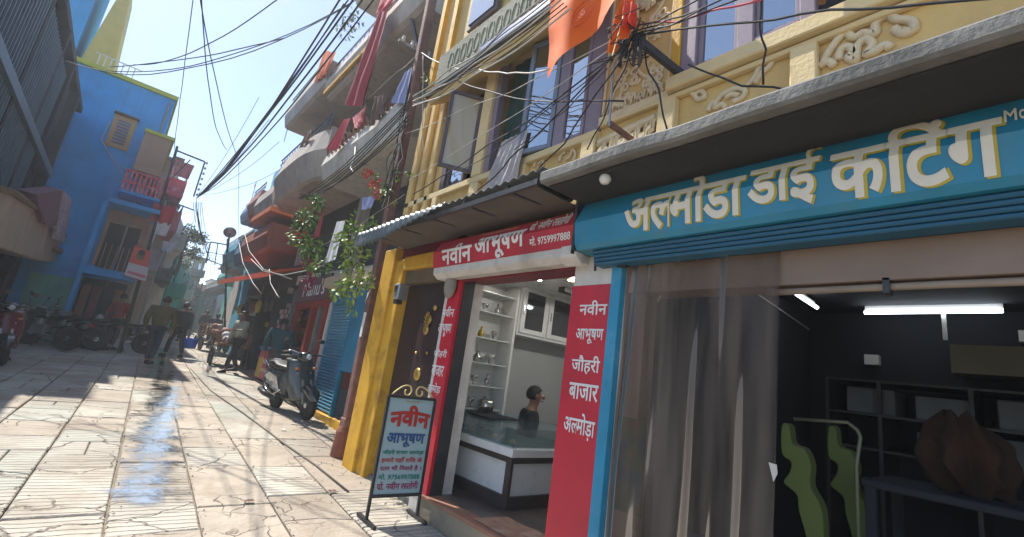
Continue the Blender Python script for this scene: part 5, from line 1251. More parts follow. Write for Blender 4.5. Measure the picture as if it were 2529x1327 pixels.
M().prism([pX(158,470,-1.43),pX(178,495,-1.43),pX(160,600,-1.43),pX(135,590,-1.43)],(-.05,0,0)).obj('pale_side',mat('printed_side_panel',(.30,.26,.30),.6,.3,14,.1,20,dirt=(.7,.7,.72),damt=.9,dscale=9),mb)
M().bar(pX(135,615,-1.5),pX(300,690,-1.2),.12).obj('signboard_beam',mat('brown_beam',(.10,.055,.045),.8,.2,3,.2),mb)
# --- blue house: its end wall faces down the lane
YB2=18.0
M_bw=mat('bright_blue_wash',(.03,.33,.74),.8,.12,1.2,.25,20,dirt=(.04,.19,.40),damt=.7,dscale=.8,streak=.35)
M_yg=mat('lime_yellow_trim',(.48,.50,.05),.7,.1,3,.1)
M_pe=mat('peach_render',(.42,.27,.19),.8,.1,2,.2,20,dirt=(.25,.13,.1),damt=.4)
bh=thing('blue_house','bright blue house end with lime yellow roof trim and small barred window','building',(-1.6,20,gz(18)))
xr=-.18
M().box(-5,xr,YB2,22.5,.3,8.55).obj('wall',M_bw,bh)
M().box(-5,xr+.06,YB2-.08,22.6,8.55,8.68).obj('roof_trim',M_yg,bh)
w0,w1=pY(280,330,YB2),pY(335,335,YB2)
w=M().box(-1.42,-.88,YB2-.04,YB2,6.42,7.45).obj('window_frame',mat('ochre_peach_frame',(.48,.28,.13),.8,.1,3,.1),bh)
M().box(-1.30,-1.0,YB2-.05,YB2-.04,6.55,7.3).obj('pane',mat('dark_lattice',(.10,.14,.26),.8,.2,3,0),w)
for k in range(7): M().box(-1.30,-1.0,YB2-.07,YB2-.05,6.6+k*.1,6.63+k*.1).obj('bar',MATS['ochre_peach_frame'],w)
M().box(-1.45,-.85,YB2-.18,YB2,7.45,7.5).obj('sunshade',M_dframe,bh)
# projecting room and balconies toward the lane
M().box(-.62,.12,YB2-.9,YB2+3,6.95,7.05).obj('projecting_roof',M_yg,bh)
M().box(-.60,.05,YB2-.85,YB2+3,5.75,6.95).obj('projecting_room',M_pe,bh)
M().box(-.72,.30,YB2-1.0,YB2+3,4.98,5.06).obj('balcony_floor',M_bw,bh)
M_rw=mat('red_white_grille',(.62,.08,.12),.6,.15,6,.1,20,dirt=(.7,.65,.65),damt=.6,dscale=5)
for k in range(9): M().box(-.70+k*.11,-.64+k*.11,YB2-.98,YB2-.95,5.06,5.62).obj('grille_bar',M_rw,bh)
M().box(-.72,.30,YB2-1.0,YB2-.94,5.62,5.68).box(-.72,.30,YB2-.995,YB2-.945,5.3,5.34).obj('grille_rail',M_rw,bh)
M().box(.27,.30,YB2-.94,YB2+2.8,5.06,5.65).obj('side_grille',M_rw,bh)
M().box(-.85,.32,YB2-1.1,YB2-.0,4.60,4.72).obj('lower_roof',M_bw,bh)
M().box(-.80,.20,YB2-.02,YB2-.005,2.9,4.6).obj('recess_panel',M_pe,bh)
M().box(-.70,.05,YB2-.05,YB2-.021,2.85,4.2).obj('dark_recess',M_insidek,bh)
for k in range(8): M().tube([(-.85+k*.13,YB2-1.02,2.75),(-.85+k*.13,YB2-1.02,3.45)],.012,5).obj('baluster',MATS['ochre_peach_frame'],bh)
M().box(-.92,.25,YB2-1.08,YB2,2.55,2.75).obj('balcony_floor',M_bw,bh)
M().box(-.95,-.85,YB2-1.05,YB2-.95,.6,4.6).obj('post',M_bw,bh)
M().box(-.85,.15,YB2-.06,YB2-.01,gz(18),2.5).obj('dark_shopfront',M_insidek,bh)
for k,m_ in enumerate((M_wood,M_redd,M_dk,M_wood)): M().box(-.8+k*.24,-.62+k*.24,YB2-.12,YB2-.07,gz(18),2.3).obj('shop_panel',m_,bh)
M().box(-1.9,-1.0,YB2-.06,YB2-.01,gz(18),2.4).obj('teal_door',M_teal,bh)
# upper storey behind, with pale yellow gable
ub=thing('yellow_rooftop_room','pale yellow rooftop storey standing above the blue house','building',(-2.6,21,8.7))
M().box(-3.6,-2.9,19.2,21.5,8.68,14.5).obj('wall',M_bw,ub)
M().prism([(-2.75,19.3,8.9),(-1.9,19.3,8.9),(-2.22,19.3,12.4),(-2.40,19.3,12.4)],(0,1.6,0)).obj('wall',mat('yellow_wash',(.55,.45,.15),.8,.1,3,.1),ub)
b=M(); 
for k in range(7): b.tube([(-2.2+k*.14,18.1,8.68),(-2.2+k*.14,18.1,9.1)],.014,5)
b.tube([(-2.3,18.1,9.1),(-1.2,18.1,9.1)],.02,5); b.obj('roof_railing',M_laminate,ub)
# houses stepping along the left
def houseL(name,lab,x,y0,y1,z1,m,bal=(),wins=(),depth=5,slope=.16,end=()):
    d=slope*(y1-y0); zb=gz(y0)-.3
    t=thing(name,lab,'building',(x-depth/2,(y0+y1)/2,gz(y0)))
    M().prism([(x,y0,zb),(x-depth,y0,zb),(x-depth,y1,zb),(x+d,y1,zb)],(0,0,z1-zb)).obj('wall',m,t)
    M().box(x-depth,x+.12,y0-.12,y1,z1,z1+.12).obj('roof_edge',M_conc,t)
    for (a,c,z0,h,out,mm) in bal:
        xx=x+slope*(a-y0); b=M(); b.box(xx-.02,xx+out,a,c,z0-.12,z0); b.box(xx+out-.07,xx+out,a,c,z0,z0+h); b.box(xx-.02,xx+out-.07,a,a+.07,z0,z0+h); o=b.obj('balcony',mm,t)
        r=M(); r.tube([(xx+out-.03,a,z0+h+.3),(xx+out-.03,c,z0+h+.3)],.02,5)
        k=a
        while k<c: r.tube([(xx+out-.03,k,z0+h),(xx+out-.03,k,z0+h+.3)],.012,4); k+=.3
        r.obj('railing',M_grey,o)
    for (a,c,z0,zz_) in wins:
        xx=x+slope*(a-y0); w=M().box(xx,xx+.05,a,c,z0,zz_).obj('window_frame',M_dframe,t); M().box(xx+.05,xx+.06,a+.06,c-.06,z0+.06,zz_-.06).obj('pane',M_window,w)
    for (xa,xb,z0,zz_,mm) in end:
        w=M().box(xa,xb,y0-.05,y0,z0,zz_).obj('window_frame',mm,t); M().box(xa+.06,xb-.06,y0-.06,y0-.05,z0+.06,zz_-.06).obj('pane',M_insidek,w)
    return t
houseL('pink_balcony_house','pink and red house with grey shaded balconies behind the blue one',.35,22.6,26.5,7.9,M_pe,
   bal=((22.7,26,3.6,.7,.55,M_beige),(22.7,26,5.3,.7,.75,mat('rose_parapet',(.50,.12,.13),.7,.1,3,.1)),(22.7,26,6.7,.6,.6,M_rw)),wins=((23.2,24,4.5,5.1),(23.2,24,6,6.6)),end=((-.3,.2,5.6,6.6,M_dframe),(-.3,.2,3.9,4.9,M_redd)))
houseL('grey_stepped_house','grey house with thin balconies further along the left side',1.05,26.6,31.5,7.0,M_beige,
   bal=((26.8,31,3.5,.6,.6,M_conc),(26.8,31,5.2,.6,.7,M_pal)),wins=((27.5,28.5,4.2,5.0),),end=((.4,.9,2.2,3.2,M_dframe),(.4,.9,5.6,6.6,M_dframe)))
houseL('green_awning_house','teal green shop houses along the left before the bend',1.95,31.6,38,5.3,M_teal,
   bal=((32,37,3.3,.6,.8,M_teal),),wins=((33,34,3.8,4.6),),end=((1.2,1.8,2.0,3.0,M_dframe),))
houseL('mint_shop_house','pale mint house at the bend on the left',3.0,38.2,46,5.6,MATS['mint_render'],bal=((39,45,3.6,.6,.8,M_pal),),wins=((40,41,4.1,5),),end=((2.2,2.8,3.6,4.6,M_dframe),))
# dark bushy tree on the left roofs
def tree(name,lab,base,h,r,seed,n=1500):
    random.seed(seed); t=thing(name,lab,'tree',base); b=M(); base=Vector(base)
    b.tube([base,base+Vector((.05,0,h*.3)),base+Vector((.0,.1,h*.6)),base+Vector((.1,0,h*.85))],[.12,.09,.07,.03],8)
    tips=[]
    for k in range(9):
        a=k*.9; st=base+Vector((0,0,h*(.4+.05*k))); e=st+Vector((math.cos(a)*r*.8,math.sin(a)*r*.8,h*.15)); b.tube([st,(st+e)/2+Vector((0,0,.1)),e],[.05,.035,.015],5); tips.append(e)
    b.obj('trunk',M_stem,t); lf=M(); tips.append(base+Vector((0,0,h)))
    for k in range(n):
        c=random.choice(tips)+rv()*r*.45; lf.use(random.choice((M_leafd,M_leafd,M_leaf))); leaf(lf,c,rv(),rv(),.16,.09)
    o=stuff(lf.obj('crown',None,t)); return t
tree('roadside_tree','dark green tree rising between the left-hand house fronts',pY(432,680,31.5),2.6,.85,4)
tree('roadside_tree','smaller dark tree behind the green shop houses',pY(405,720,37.8),2.2,.9,6,900)
# poster portrait
pb=thing('portrait_banner','red banner with a printed man in a white shirt on the left frontage','banner',pY(340,650,16.6))
def b4(px_,py_,d=0): return pY(px_,py_,16.6-d)
M().prism([b4(333,606),b4(373,622),b4(358,697),b4(306,680)],(0,.03,0)).obj('banner_sheet',mat('banner_red',(.65,.07,.03),.5,.1,3,0),pb)
M().prism([b4(318,648,.006),b4(368,662,.006),b4(359,695,.006),b4(307,679,.006)],(0,.003,0)).obj('printed_shirt',mat('banner_white',(.55,.52,.55),.5,.1,3,0),pb)
c=b4(347,634,.01); M().lathe(c,[(.10,0),(.10,-.004)],16,'y').obj('printed_face',M_skin,pb); c=b4(350,625,.014); M().lathe(c,[(.085,0),(.085,-.003)],16,'y').obj('printed_hair',M_hair,pb)
b=M(); b.prism([b4(316,668,.012),b4(360,681,.012),b4(358,688,.012),b4(314,674,.012)],(0,.002,0)); b.obj('printed_strip',mat('banner_pink',(.6,.12,.2),.5,.2,30,0),pb)
# small red banners & clutter on left front
for k,(x_,y_,s_,m_) in enumerate(((402,530,14,M_crim),(398,565,10,M_wh),(452,420,16,M_pk),(415,610,10,M_wh),(440,400,10,M_wood))):
    p=pY(x_,y_,17.0 if k<2 else 22.4); s_=s_/50
    hang_=cloth('hanging_cloth',p+Vector((-s_,0,s_)),p+Vector((s_,0,s_)),p+Vector((s_*.8,0,-s_)),p+Vector((-s_*.8,0,-s_)),m_,2,.03,nrm=(0,-1,0),label='%s cloth drying on the left-hand balconies'%('first crimson','small white','rose pink','lower white','rust brown')[k].replace('first ',''),cat='laundry')
# =================================================================== poles and frames
def pole(lab,base,top,r,arms=(),name='utility_pole',m=None):
    t=thing(name,lab,'pole',base); M().tube([base,top],[r,r*.7],8).obj('shaft',m or M_dark,t)
    for a,c,rr in arms: M().bar(a,c,rr).obj('crossarm',m or M_dark,t)
    return t
YP=17.0
def q(px_,py_,Y=YP): return pY(px_,py_,Y)
pt_=q(438,362); pb_=q(330,860); pb_.z=gz(YP)
t=pole('dark pole with a wide square cable frame in front of the blue house',Vector((q(398,520).x+.1,YP,gz(YP))),pt_,.05,
  ((q(436,372),q(506,400),.04),(q(506,400),q(478,486),.04),(q(400,490),q(480,520),.035),(q(425,440),q(470,395),.03)))
for k in range(7):
    c=q(506-4*k,402+13*k); M().lathe(c+Vector((.05,0,0)),[(.015,-.04),(.035,-.01),(.035,.02),(.01,.05)],7).obj('insulator',M_white,t)
YQ=24.0
t=pole('distant lattice pole frame over the orange-red awning',Vector((q(560,840,YQ).x,YQ,gz(YQ))),q(562,590,YQ),.05,
  ((q(520,598,YQ),q(566,606,YQ),.05),(q(520,598,YQ),q(508,650,YQ),.05),(q(538,602,YQ),q(530,655,YQ),.035),(q(510,640,YQ),q(560,660,YQ),.04),(q(512,622,YQ),q(562,632,YQ),.03)))
t=pole('thin leaning pole far down the lane',pG(465,835),q(500,700,34),.06)
dish=thing('satellite_dish','grey satellite dish on the roof line beside the distant houses','dish',q(570,575,20))
c=q(568,576,20); b=M().lathe((0,0,0),[(.22,.07),(.16,.03),(.08,.01),(.002,0)],18); 
b.v=[tuple(Vector(v)@Matrix.Rotation(R(60),3,'X')+c) for v in b.v]; b.obj('reflector',M_grey,dish,smooth=True); M().bar(c,c+Vector((.1,.2,-.7)),.05).obj('mast',M_dark,dish)
# rooftop flags on the right
for px_,py_,X_ in ((718,290,2.5),(632,455,2.6)):
    p=pX(px_,py_,X_); t=thing('rooftop_pennant','small pink pennant on a stick above the %s'%('first floor balcony roofs' if px_>700 else 'cyan rooftop'),'flag',p)
    M().tube([p-Vector((0,0,.8)),p+Vector((0,0,.1))],.012,5).obj('stick',M_grey,t); M().prism([p+Vector((0,0,.1)),p+Vector((0,.25,.0)),p+Vector((0,0,-.18))],(.006,0,0)).obj('pennant',M_pk,t)
# =================================================================== cables
JL=q(485,492,17.0)      # where the lane's cables meet on the left frame
random.seed(21)
def W(a,Xa,b_,Xb,sag,r=.008,m=None,lab=None,Ya=None,Yb=None,wob=.03,grp='overhead cables'):
    A=pY(*a,Ya) if Ya else pX(*a,Xa); B=pY(*b_,Yb) if Yb else pX(*b_,Xb)
    return wire(A,B,sag,r,m,lab or 'black overhead cable strung along the lane',wob=wob,group=grp)
lab_b='thick black cable of the bundle rising from the left frame to the balconies'
for k,(ax,ay,X_) in enumerate(((860,0,1.7),(872,0,1.72),(850,10,1.66),(895,0,1.8),(930,-10,1.85),(845,-10,1.6))):
    W((485+3*k,490-2*k),0,(ax,ay),X_,.30+.05*k,.013+.004*(k%2),lab=lab_b,Ya=17.0)
for k,(a,b_,Ya,sg_) in enumerate((((485,492),(500,-20),17,.8),((590,470),(505,-20),17,.2),((585,480),(520,100),17,.1),((500,760),(470,500),30,.2))): pass
W((590,400),0,(493,-10),0,.15,.008,Ya=13,Yb=7,lab='single thin cable crossing the sky near the lane centre')
W((560,370),0,(497,-10),0,.35,.008,Ya=13,Yb=7,lab='second thin cable falling slack through the sky')
W((430,370),0,(478,-10),0,.05,.008,Ya=17,Yb=9,lab='thin straight cable climbing from the left pole head')
W((590,400),0,(590,620),0,.05,.006,Ya=13,Yb=20,lab='thin cable end drooping over the far houses')
for k,(a,b_,sg_) in enumerate((((330,160),(690,-5),.35),((230,170),(880,0),.55),((160,150),(870,8),.75),((270,165),(700,95),.1))):
    W(a,0,b_,0,sg_,.009,Ya=12,Yb=7.5,lab=('cable rising straightest across the sky from the blue roof','deeply sagging cable across the sky under the straighter one','lowest long cable sagging from the dark left building','short nearly straight cable between the sagging ones')[k])
for k in range(6):
    W((478+4*k,500),0,(478+9*k,640+10*k),0,.05,.008,Ya=17,Yb=22+k,lab='loose cable dropping from the left frame towards the lane end',wob=.15)
for k in range(7):
    W((485,490+3*k),0,(520+12*k,600+9*k),0,.4+.1*k,.007,Ya=17,Yb=23,lab='slack cable looping between the two cable frames',wob=.12)
for k in range(4):
    W((490,480),0,(640+25*k,240+55*k),0,.25,.006,Ya=17,Yb=13,lab='faint cable running to the balcony house corner')
# along the balconies, past the pole, across the yellow house
lab_c='black cable sagging across the first floor balcony front'
for k in range(4): W((738+3*k,490),0,(1010,250+6*k),2.2,.16+.03*k,.008,lab=lab_c,Ya=11.0)
for k in range(3): W((740,492-6*k),0,(1010,285+10*k),2.15,.3,.008,lab='thin cable sagging below the first floor balcony',Ya=11.0)
lab_d='cable in the twisted bundle slanting up past the yellow eave'
for k in range(7):
    W((1020,238+4*k),2.15,(1360+8*k,-20+7*k),1.80,.05+.01*k,.0045+.003*(k%3==0),M_cable if k%3 else M_cablew,lab=lab_d,wob=.05)
lab_e='cable slanting across the windows towards the bracket'
for k,(a,b_) in enumerate((((1010,445),(1545,95)),((1020,480),(1550,110)),((1100,440),(1540,120)),((1180,470),(1560,90)),((1000,330),(1540,85)),((1130,200),(1540,250)),((1270,370),(1500,170)),((1320,430),(1550,120)))):
    le=('pale cable from the first floor balcony slanting across the casement to the bracket','black cable just below the pale one across the open casement','black cable starting at the left pilaster and crossing both windows','black cable crossing low over the open sash up to the bracket','pale cable running highest from the pole to the bracket','black cable dipping from the eave to below the carved pier','black cable from the grey plastic rag up towards the bracket','short black cable from the ledge panels up to the bracket')[k]
    W(a,2.2,b_,2.0,.04+.02*(k%3),.004+.002*(k%2),M_cable if k%4 else M_cablew,lab=le,wob=.04)
lab_f='cable leaving the bracket towards the upper right windows'
for k,(a,b_) in enumerate((((1560,80),(1800,-10)),((1565,85),(1830,-5)),((1560,70),(1760,-20)),((1560,90),(1740,20)))): W(a,2.05,b_,1.9,.02,.005,lab=('cable leaving the bracket second highest towards the upper right','cable leaving the bracket lowest to the upper right','cable leaving the bracket highest to the upper right','short cable from the bracket to the mauve window jamb')[k],wob=.02)
W((1580,60),2.05,(1880,0),1.95,.02,.006,mat('pink_cable',(.55,.08,.12),.6,.1,5,0),lab='pinkish cable slanting up to the mauve window')
W((1600,85),2.05,(2530,-10),1.9,-.02,.006,lab='thin cable crossing the mauve window at right')
W((1575,90),2.05,(1650,330),2.2,-.05,.006,lab='black cable hanging from the bracket down to the canopy',wob=.04)
W((1570,90),2.05,(1450,370),2.2,.05,.005,lab='thin cable dropping from the bracket to the left panel',wob=.05)
W((1700,160),2.2,(2190,185),2.3,.12,.006,lab='slack black cable lying across the carved frieze',wob=.05)
W((1880,-20),2.1,(1885,210),2.3,.0,.006,lab='vertical cable in front of the right-hand frieze')
W((1040,130),2.4,(1180,180),2.2,.05,.008,M_cablew,lab='pale cable leaving the pole crossarm')
W((1180,170),2.2,(1360,170),2.0,.06,.007,M_cablew,lab='pale slack cable ending at the saffron flag')
W((1045,132),2.4,(1045,430),2.45,.0,.006,M_cablew,lab='pale cable down the side of the pole')
W((1035,130),2.4,(900,250),2.2,.03,.005,M_cablew,lab='pale stay wire from the pole to the maroon cloth')
# cables hanging about the pole
rk=random.Random(31)
for k in range(10):
    h0=4.9-.3*rk.random(); a=onpole(h0)+Vector((-.08,rk.uniform(-.1,.12),0)); c=onpole(rk.uniform(2.9,3.7))+Vector((rk.uniform(-.14,-.06),rk.uniform(-.12,.12),0))
    o=M().tube(catenary(a,c,0,10,.12,k*3.1),.006,5).obj('cable_drop',M_cable if k%3 else M_cablew,smooth=True); tag(o,'loose cable hanging down along the brown pole','cable','cables round the pole')
# white hoses over the red-front shop
for k,(pp) in enumerate(([(620,640),(650,670),(700,680),(760,668),(800,655)],[(590,600),(600,650),(625,700),(645,725)],[(665,665),(668,700),(685,730),(690,735)],[(600,560),(615,620),(650,665),(720,690)])):
    P_=[pX(a,c,2.55) for a,c in pp]; 
    o=M().tube(P_,.010,6).obj('pale_cable_loop',M_cablew,smooth=True); tag(o,'looping pale cable hanging above the red and purple shop fascia','cable','pale cable loops above the shop fascia')
# =================================================================== vehicles
M_sil=mat('silver_panel',(.42,.44,.43),.25,.06,3,.0,20,metal=.5,coat=.4); M_bkp=mat('black_gloss_panel',(.02,.025,.025),.22,.1,3,0,coat=.6)
M_seat=mat('black_vinyl',(.015,.015,.016),.5,.1,8,.1); M_tail=mat('red_lens',(.5,.01,.02),.2,.05,4,0)
M_lens=mat('clear_lens',(.6,.6,.58),.1,.05,4,0)
def wheel(t,x,r,w,rim=M_sil):
    ty=M().lathe((x,0,r),[(r*.72,-w*.3),(r*.9,-w*.5),(r,-w*.28),(r,w*.28),(r*.9,w*.5),(r*.72,w*.3)],28,'y').obj('tyre',M_black,t,smooth=True)
    b=M(); b.lathe((x,0,r),[(r*.72,-w*.25),(r*.66,-w*.1),(r*.66,w*.1),(r*.72,w*.25)],24,'y'); b.lathe((x,0,r),[(r*.2,-w*.5),(r*.2,w*.5)],12,'y')
    for k in range(6): a=k*1.047; b.bar((x+math.cos(a)*r*.15,0,r+math.sin(a)*r*.15),(x+math.cos(a)*r*.68,0,r+math.sin(a)*r*.68),.035,.02,up=(0,1,0))
    b.obj('rim',rim,ty)
def loft(secs,n=12):
    """closed loft: (x, halfwidth, zlow, zhigh, power)"""
    b=M(); vs=[];fs=[]
    for x,hw,z0,z1,p in secs:
        for k in range(n):
            a=2*math.pi*k/n; c,s_=math.cos(a),math.sin(a)
            y=hw*math.copysign(abs(c)**p,c); z=(z0+z1)/2+(z1-z0)/2*math.copysign(abs(s_)**p,s_); vs.append((x,y,z))
    for i in range(len(secs)-1):
        for k in range(n): fs.append((i*n+k,i*n+(k+1)%n,(i+1)*n+(k+1)%n,(i+1)*n+k))
    fs+=[tuple(range(n))[::-1],tuple((len(secs)-1)*n+k for k in range(n))]
    return b.add(vs,fs)
def scooter(lab,body,accent):
    t=thing('scooter',lab,'scooter',(0,0,0))
    wheel(t,.63,.23,.10); wheel(t,-.60,.22,.10)
    loft([(.92,.02,.30,.36,.8),(.84,.085,.30,.47,.7),(.66,.105,.40,.56,.7),(.48,.10,.40,.54,.7),(.40,.03,.36,.44,.8)]).obj('front_fender',M_bkp,t,smooth=True)
    M().tube([(.90,.105,.33),(.80,.115,.44),(.66,.12,.49),(.50,.115,.46),(.42,.10,.38)],.010,6).obj('fender_trim',accent,t,smooth=True)
    b=M(); b.bar((.60,.07,.25),(.50,.07,.62),.03); b.bar((.60,-.07,.25),(.50,-.07,.62),.03); b.obj('fork',M_grey,t)
    # leg shield: curved plate with depth
    def sh(u,v):
        y=(u-.5)*2; z=.28+v*.66; hw=(.19+.06*math.sin(v*2.6)) ; return (.52-.18*v-.16*abs(y)**2.2+.0*v, y*hw, z)
    o=M().grid(sh,12,10).obj('leg_shield',body,t,smooth=True); md=o.modifiers.new('s','SOLIDIFY'); md.thickness=.05
    M().box(.36,.375,-.12,.12,.66,.73).obj('number_plate',mat('plate_white',(.55,.55,.52),.4,.1,8,0),t); bpy.data.objects['number_plate'].rotation_euler=(0,0,0)
    loft([(.50,.04,.92,1.0,.7),(.46,.10,.90,1.06,.7),(.36,.13,.92,1.08,.7),(.26,.10,.94,1.05,.7),(.22,.04,.97,1.02,.8)]).obj('handlebar_cowl',M_bkp,t,smooth=True)
    M().lathe((.475,0,.985),[(.055,0),(.05,.02),(.02,.032)],16,'x').obj('headlight',M_lens,t,smooth=True)
    M().tube([(.22,.34,1.0),(.30,.18,1.01),(.34,0,1.0),(.30,-.18,1.01),(.22,-.34,1.0)],.014,8).obj('handlebar',M_dark,t,smooth=True)
    for s_ in (1,-1):
        M().tube([(.20,.35*s_,1.0),(.24,.26*s_,1.01)],.021,8).obj('grip',M_black,t)
        M().bar((.33,.20*s_,1.03),(.46,.30*s_,1.02),.012).obj('brake_lever',M_grey,t)
        m_=M().tube([(.28,.20*s_,1.02),(.27,.26*s_,1.16),(.27,.28*s_,1.20)],.007,6).ball((.27,.30*s_,1.24),(.012,.06,.038),12,8).obj('mirror',M_dark,t,smooth=True)
        M().ball((.42,.15*s_,.80),(.04,.035,.022),10,6).obj('indicator',mat('amber_lens',(.6,.2,.02),.3,.1,5,0),t,smooth=True)
    loft([(.38,.15,.26,.32,.6),(.10,.16,.24,.31,.6),(-.12,.15,.25,.33,.6)]).obj('footboard',M_bkp,t)
    loft([(-.06,.10,.26,.60,.6),(-.16,.155,.27,.70,.6),(-.42,.185,.32,.73,.6),(-.72,.17,.42,.74,.6),(-.92,.11,.54,.74,.7),(-1.0,.05,.60,.70,.8)],16).obj('rear_body',body,t,smooth=True)
    for s_ in (1,-1):
        b=M().prism([(-.14,.16*s_,.36),(-.40,.192*s_,.40),(-.80,.165*s_,.56),(-.88,.14*s_,.66),(-.55,.19*s_,.66),(-.25,.18*s_,.60)],(0,.012*s_,0)); b.obj('side_panel',accent,t,bevel=.004)
        M().tube([(-.10,.16*s_,.40),(-.30,.20*s_,.30),(-.62,.20*s_,.36),(-.86,.16*s_,.50)],.012,6).obj('chrome_trim',M_chrome,t,smooth=True)
    loft([(.0,.08,.70,.75,.6),(-.12,.13,.70,.80,.6),(-.45,.15,.71,.81,.6),(-.60,.15,.73,.86,.6),(-.88,.10,.74,.84,.7),(-.95,.05,.76,.80,.8)],14).obj('seat',M_seat,t,smooth=True)
    M().tube([(-.70,.16,.76),(-.95,.14,.84),(-1.03,0,.85),(-.95,-.14,.84),(-.70,-.16,.76)],.014,7).obj('grab_rail',M_chrome,t,smooth=True)
    M().ball((-1.0,0,.66),(.04,.09,.035),12,7).obj('tail_light',M_tail,t,smooth=True)
    M().tube([(-.25,-.16,.22),(-.75,-.17,.27),(-.95,-.17,.32)],[.03,.05,.045],10).obj('silencer',M_dark,t,smooth=True)
    M().box(-.95,-.93,-.08,.08,.42,.52).obj('rear_plate',MATS['plate_white'],t)
    M().bar((-.10,.08,.22),(-.15,.24,.02),.02).obj('side_stand',M_dark,t)
    M().prism([(-.75,-.07,.46),(-.98,-.07,.30),(-1.0,-.07,.26),(-.72,-.07,.42)],(0,.14,0)).obj('mudguard',M_black,t)
    return t
s1=scooter('dark green grey scooter with silver side panels parked by the blue shutters',mat('dark_grey_green_gloss',(.06,.064,.058),.25,.08,3,0,coat=.5),M_sil)
sf,srr=pG(742,1040),pG(690,1000)
place(s1,(2.72,8.75,gz(8.75)),R(-82),R(7),0)
def motorbike(lab,body):
    t=thing('motorbike',lab,'motorbike',(0,0,0))
    wheel(t,.66,.30,.09,M_grey); wheel(t,-.62,.30,.11,M_grey)
    b=M(); b.bar((.66,.06,.30),(.46,.06,.88),.035); b.bar((.66,-.06,.30),(.46,-.06,.88),.035); b.obj('fork',M_chrome,t)
    loft([(.98,.03,.40,.50,.8),(.80,.06,.56,.62,.7),(.62,.06,.60,.64,.7),(.42,.05,.54,.60,.7)]).obj('front_fender',body,t,smooth=True)
    loft([(.42,.05,.72,.90,.7),(.30,.12,.70,.96,.7),(.05,.13,.70,.95,.7),(-.12,.08,.70,.84,.7)],14).obj('fuel_tank',body,t,smooth=True)
    loft([(-.05,.08,.76,.82,.6),(-.30,.12,.75,.82,.6),(-.65,.12,.78,.86,.6),(-.85,.08,.82,.88,.7)],12).obj('seat',M_seat,t,smooth=True)
    b=M(); b.bar((.44,0,.84),(.15,0,.38),.05); b.bar((.15,0,.38),(-.2,0,.36),.05); b.bar((-.2,0,.36),(-.15,0,.76),.04); b.bar((-.2,.05,.40),(-.62,.08,.30),.04); b.bar((-.2,-.05,.40),(-.62,-.08,.30),.04); b.bar((.4,0,.8),(-.8,0,.78),.04); b.obj('frame',M_dark,t)
    M().box(-.12,.18,-.11,.11,.32,.55).lathe((.10,0,.50),[(.08,0),(.10,.1),(.07,.2)],12).obj('engine',M_grey,t,bevel=.01)
    M().tube([(.16,-.10,.42),(.14,-.13,.28),(-.3,-.14,.26),(-.85,-.15,.36)],[.022,.022,.035,.045],9).obj('exhaust',M_chrome,t,smooth=True)
    M().ball((.56,0,.86),(.09,.10,.11),12,8).obj('headlight',M_lens,t,smooth=True)
    M().tube([(.28,.36,1.02),(.42,.20,1.04),(.44,0,.96),(.42,-.20,1.04),(.28,-.36,1.02)],.013,8).obj('handlebar',M_chrome,t,smooth=True)
    for s_ in (1,-1):
        M().tube([(.36,.22*s_,1.04),(.34,.27*s_,1.20)],.007,5).ball((.34,.29*s_,1.24),(.012,.06,.04),10,7).obj('mirror',M_dark,t,smooth=True)
        loft([(-.15,.02,.50,.70,.7),(-.35,.03,.48,.74,.7),(-.52,.02,.60,.74,.7)],10).obj('side_cover',body,t,smooth=True).location.y=.10*s_
    loft([(-.60,.06,.66,.78,.7),(-.85,.07,.70,.80,.7),(-1.0,.05,.66,.74,.8)],10).obj('tail_cowl',body,t,smooth=True)
    M().box(-1.04,-1.0,-.06,.06,.66,.72).obj('tail_light',M_tail,t); M().bar((-.05,.1,.3),(-.10,.26,.0),.02).obj('side_stand',M_dark,t)
    return t
m1=motorbike('black motorbike parked side-on before the blue house',M_bkp); place(m1,(-.75,16.95,gz(16.95)),R(188),R(6))
m2=copy_tree(m1); place(m2,(.35,17.6,gz(17.6)),R(197),R(6)); m2['label']='second black motorbike parked nearer the shop with panels, left side'; m2['group']='parked motorbikes'; m1['group']='parked motorbikes'
m3=copy_tree(m1); place(m3,(-1.2,16.2,gz(16.2)),R(150),R(6)); m3['label']='black motorbike nearest the teal door on the left'; m3['group']='parked motorbikes'
s2=copy_tree(s1,mats={MATS['dark_grey_green_gloss']:mat('dark_red_gloss',(.13,.010,.022),.3,.08,3,0,coat=.5),M_sil:MATS['dark_red_gloss']}); place(s2,(-1.35,12.35,gz(12.35)),R(-75),R(6)); s2['label']='dark red scooter in the shade at the left edge'
s3=copy_tree(s2); place(s3,(-1.62,11.6,gz(11.6)),R(-70),R(6)); s3['label']='second dark red scooter half out of view at the left edge'
m4=copy_tree(m1); place(m4,(3.12,10.0,gz(10.0)),R(-95),R(6)); m4['label']='motorbike parked tight against the red shop front behind the grey green scooter'
m5=copy_tree(m1); place(m5,(3.6,24.5,gz(24.5)),R(-92),0); m5['label']='motorbike ridden up the lane in the distance'
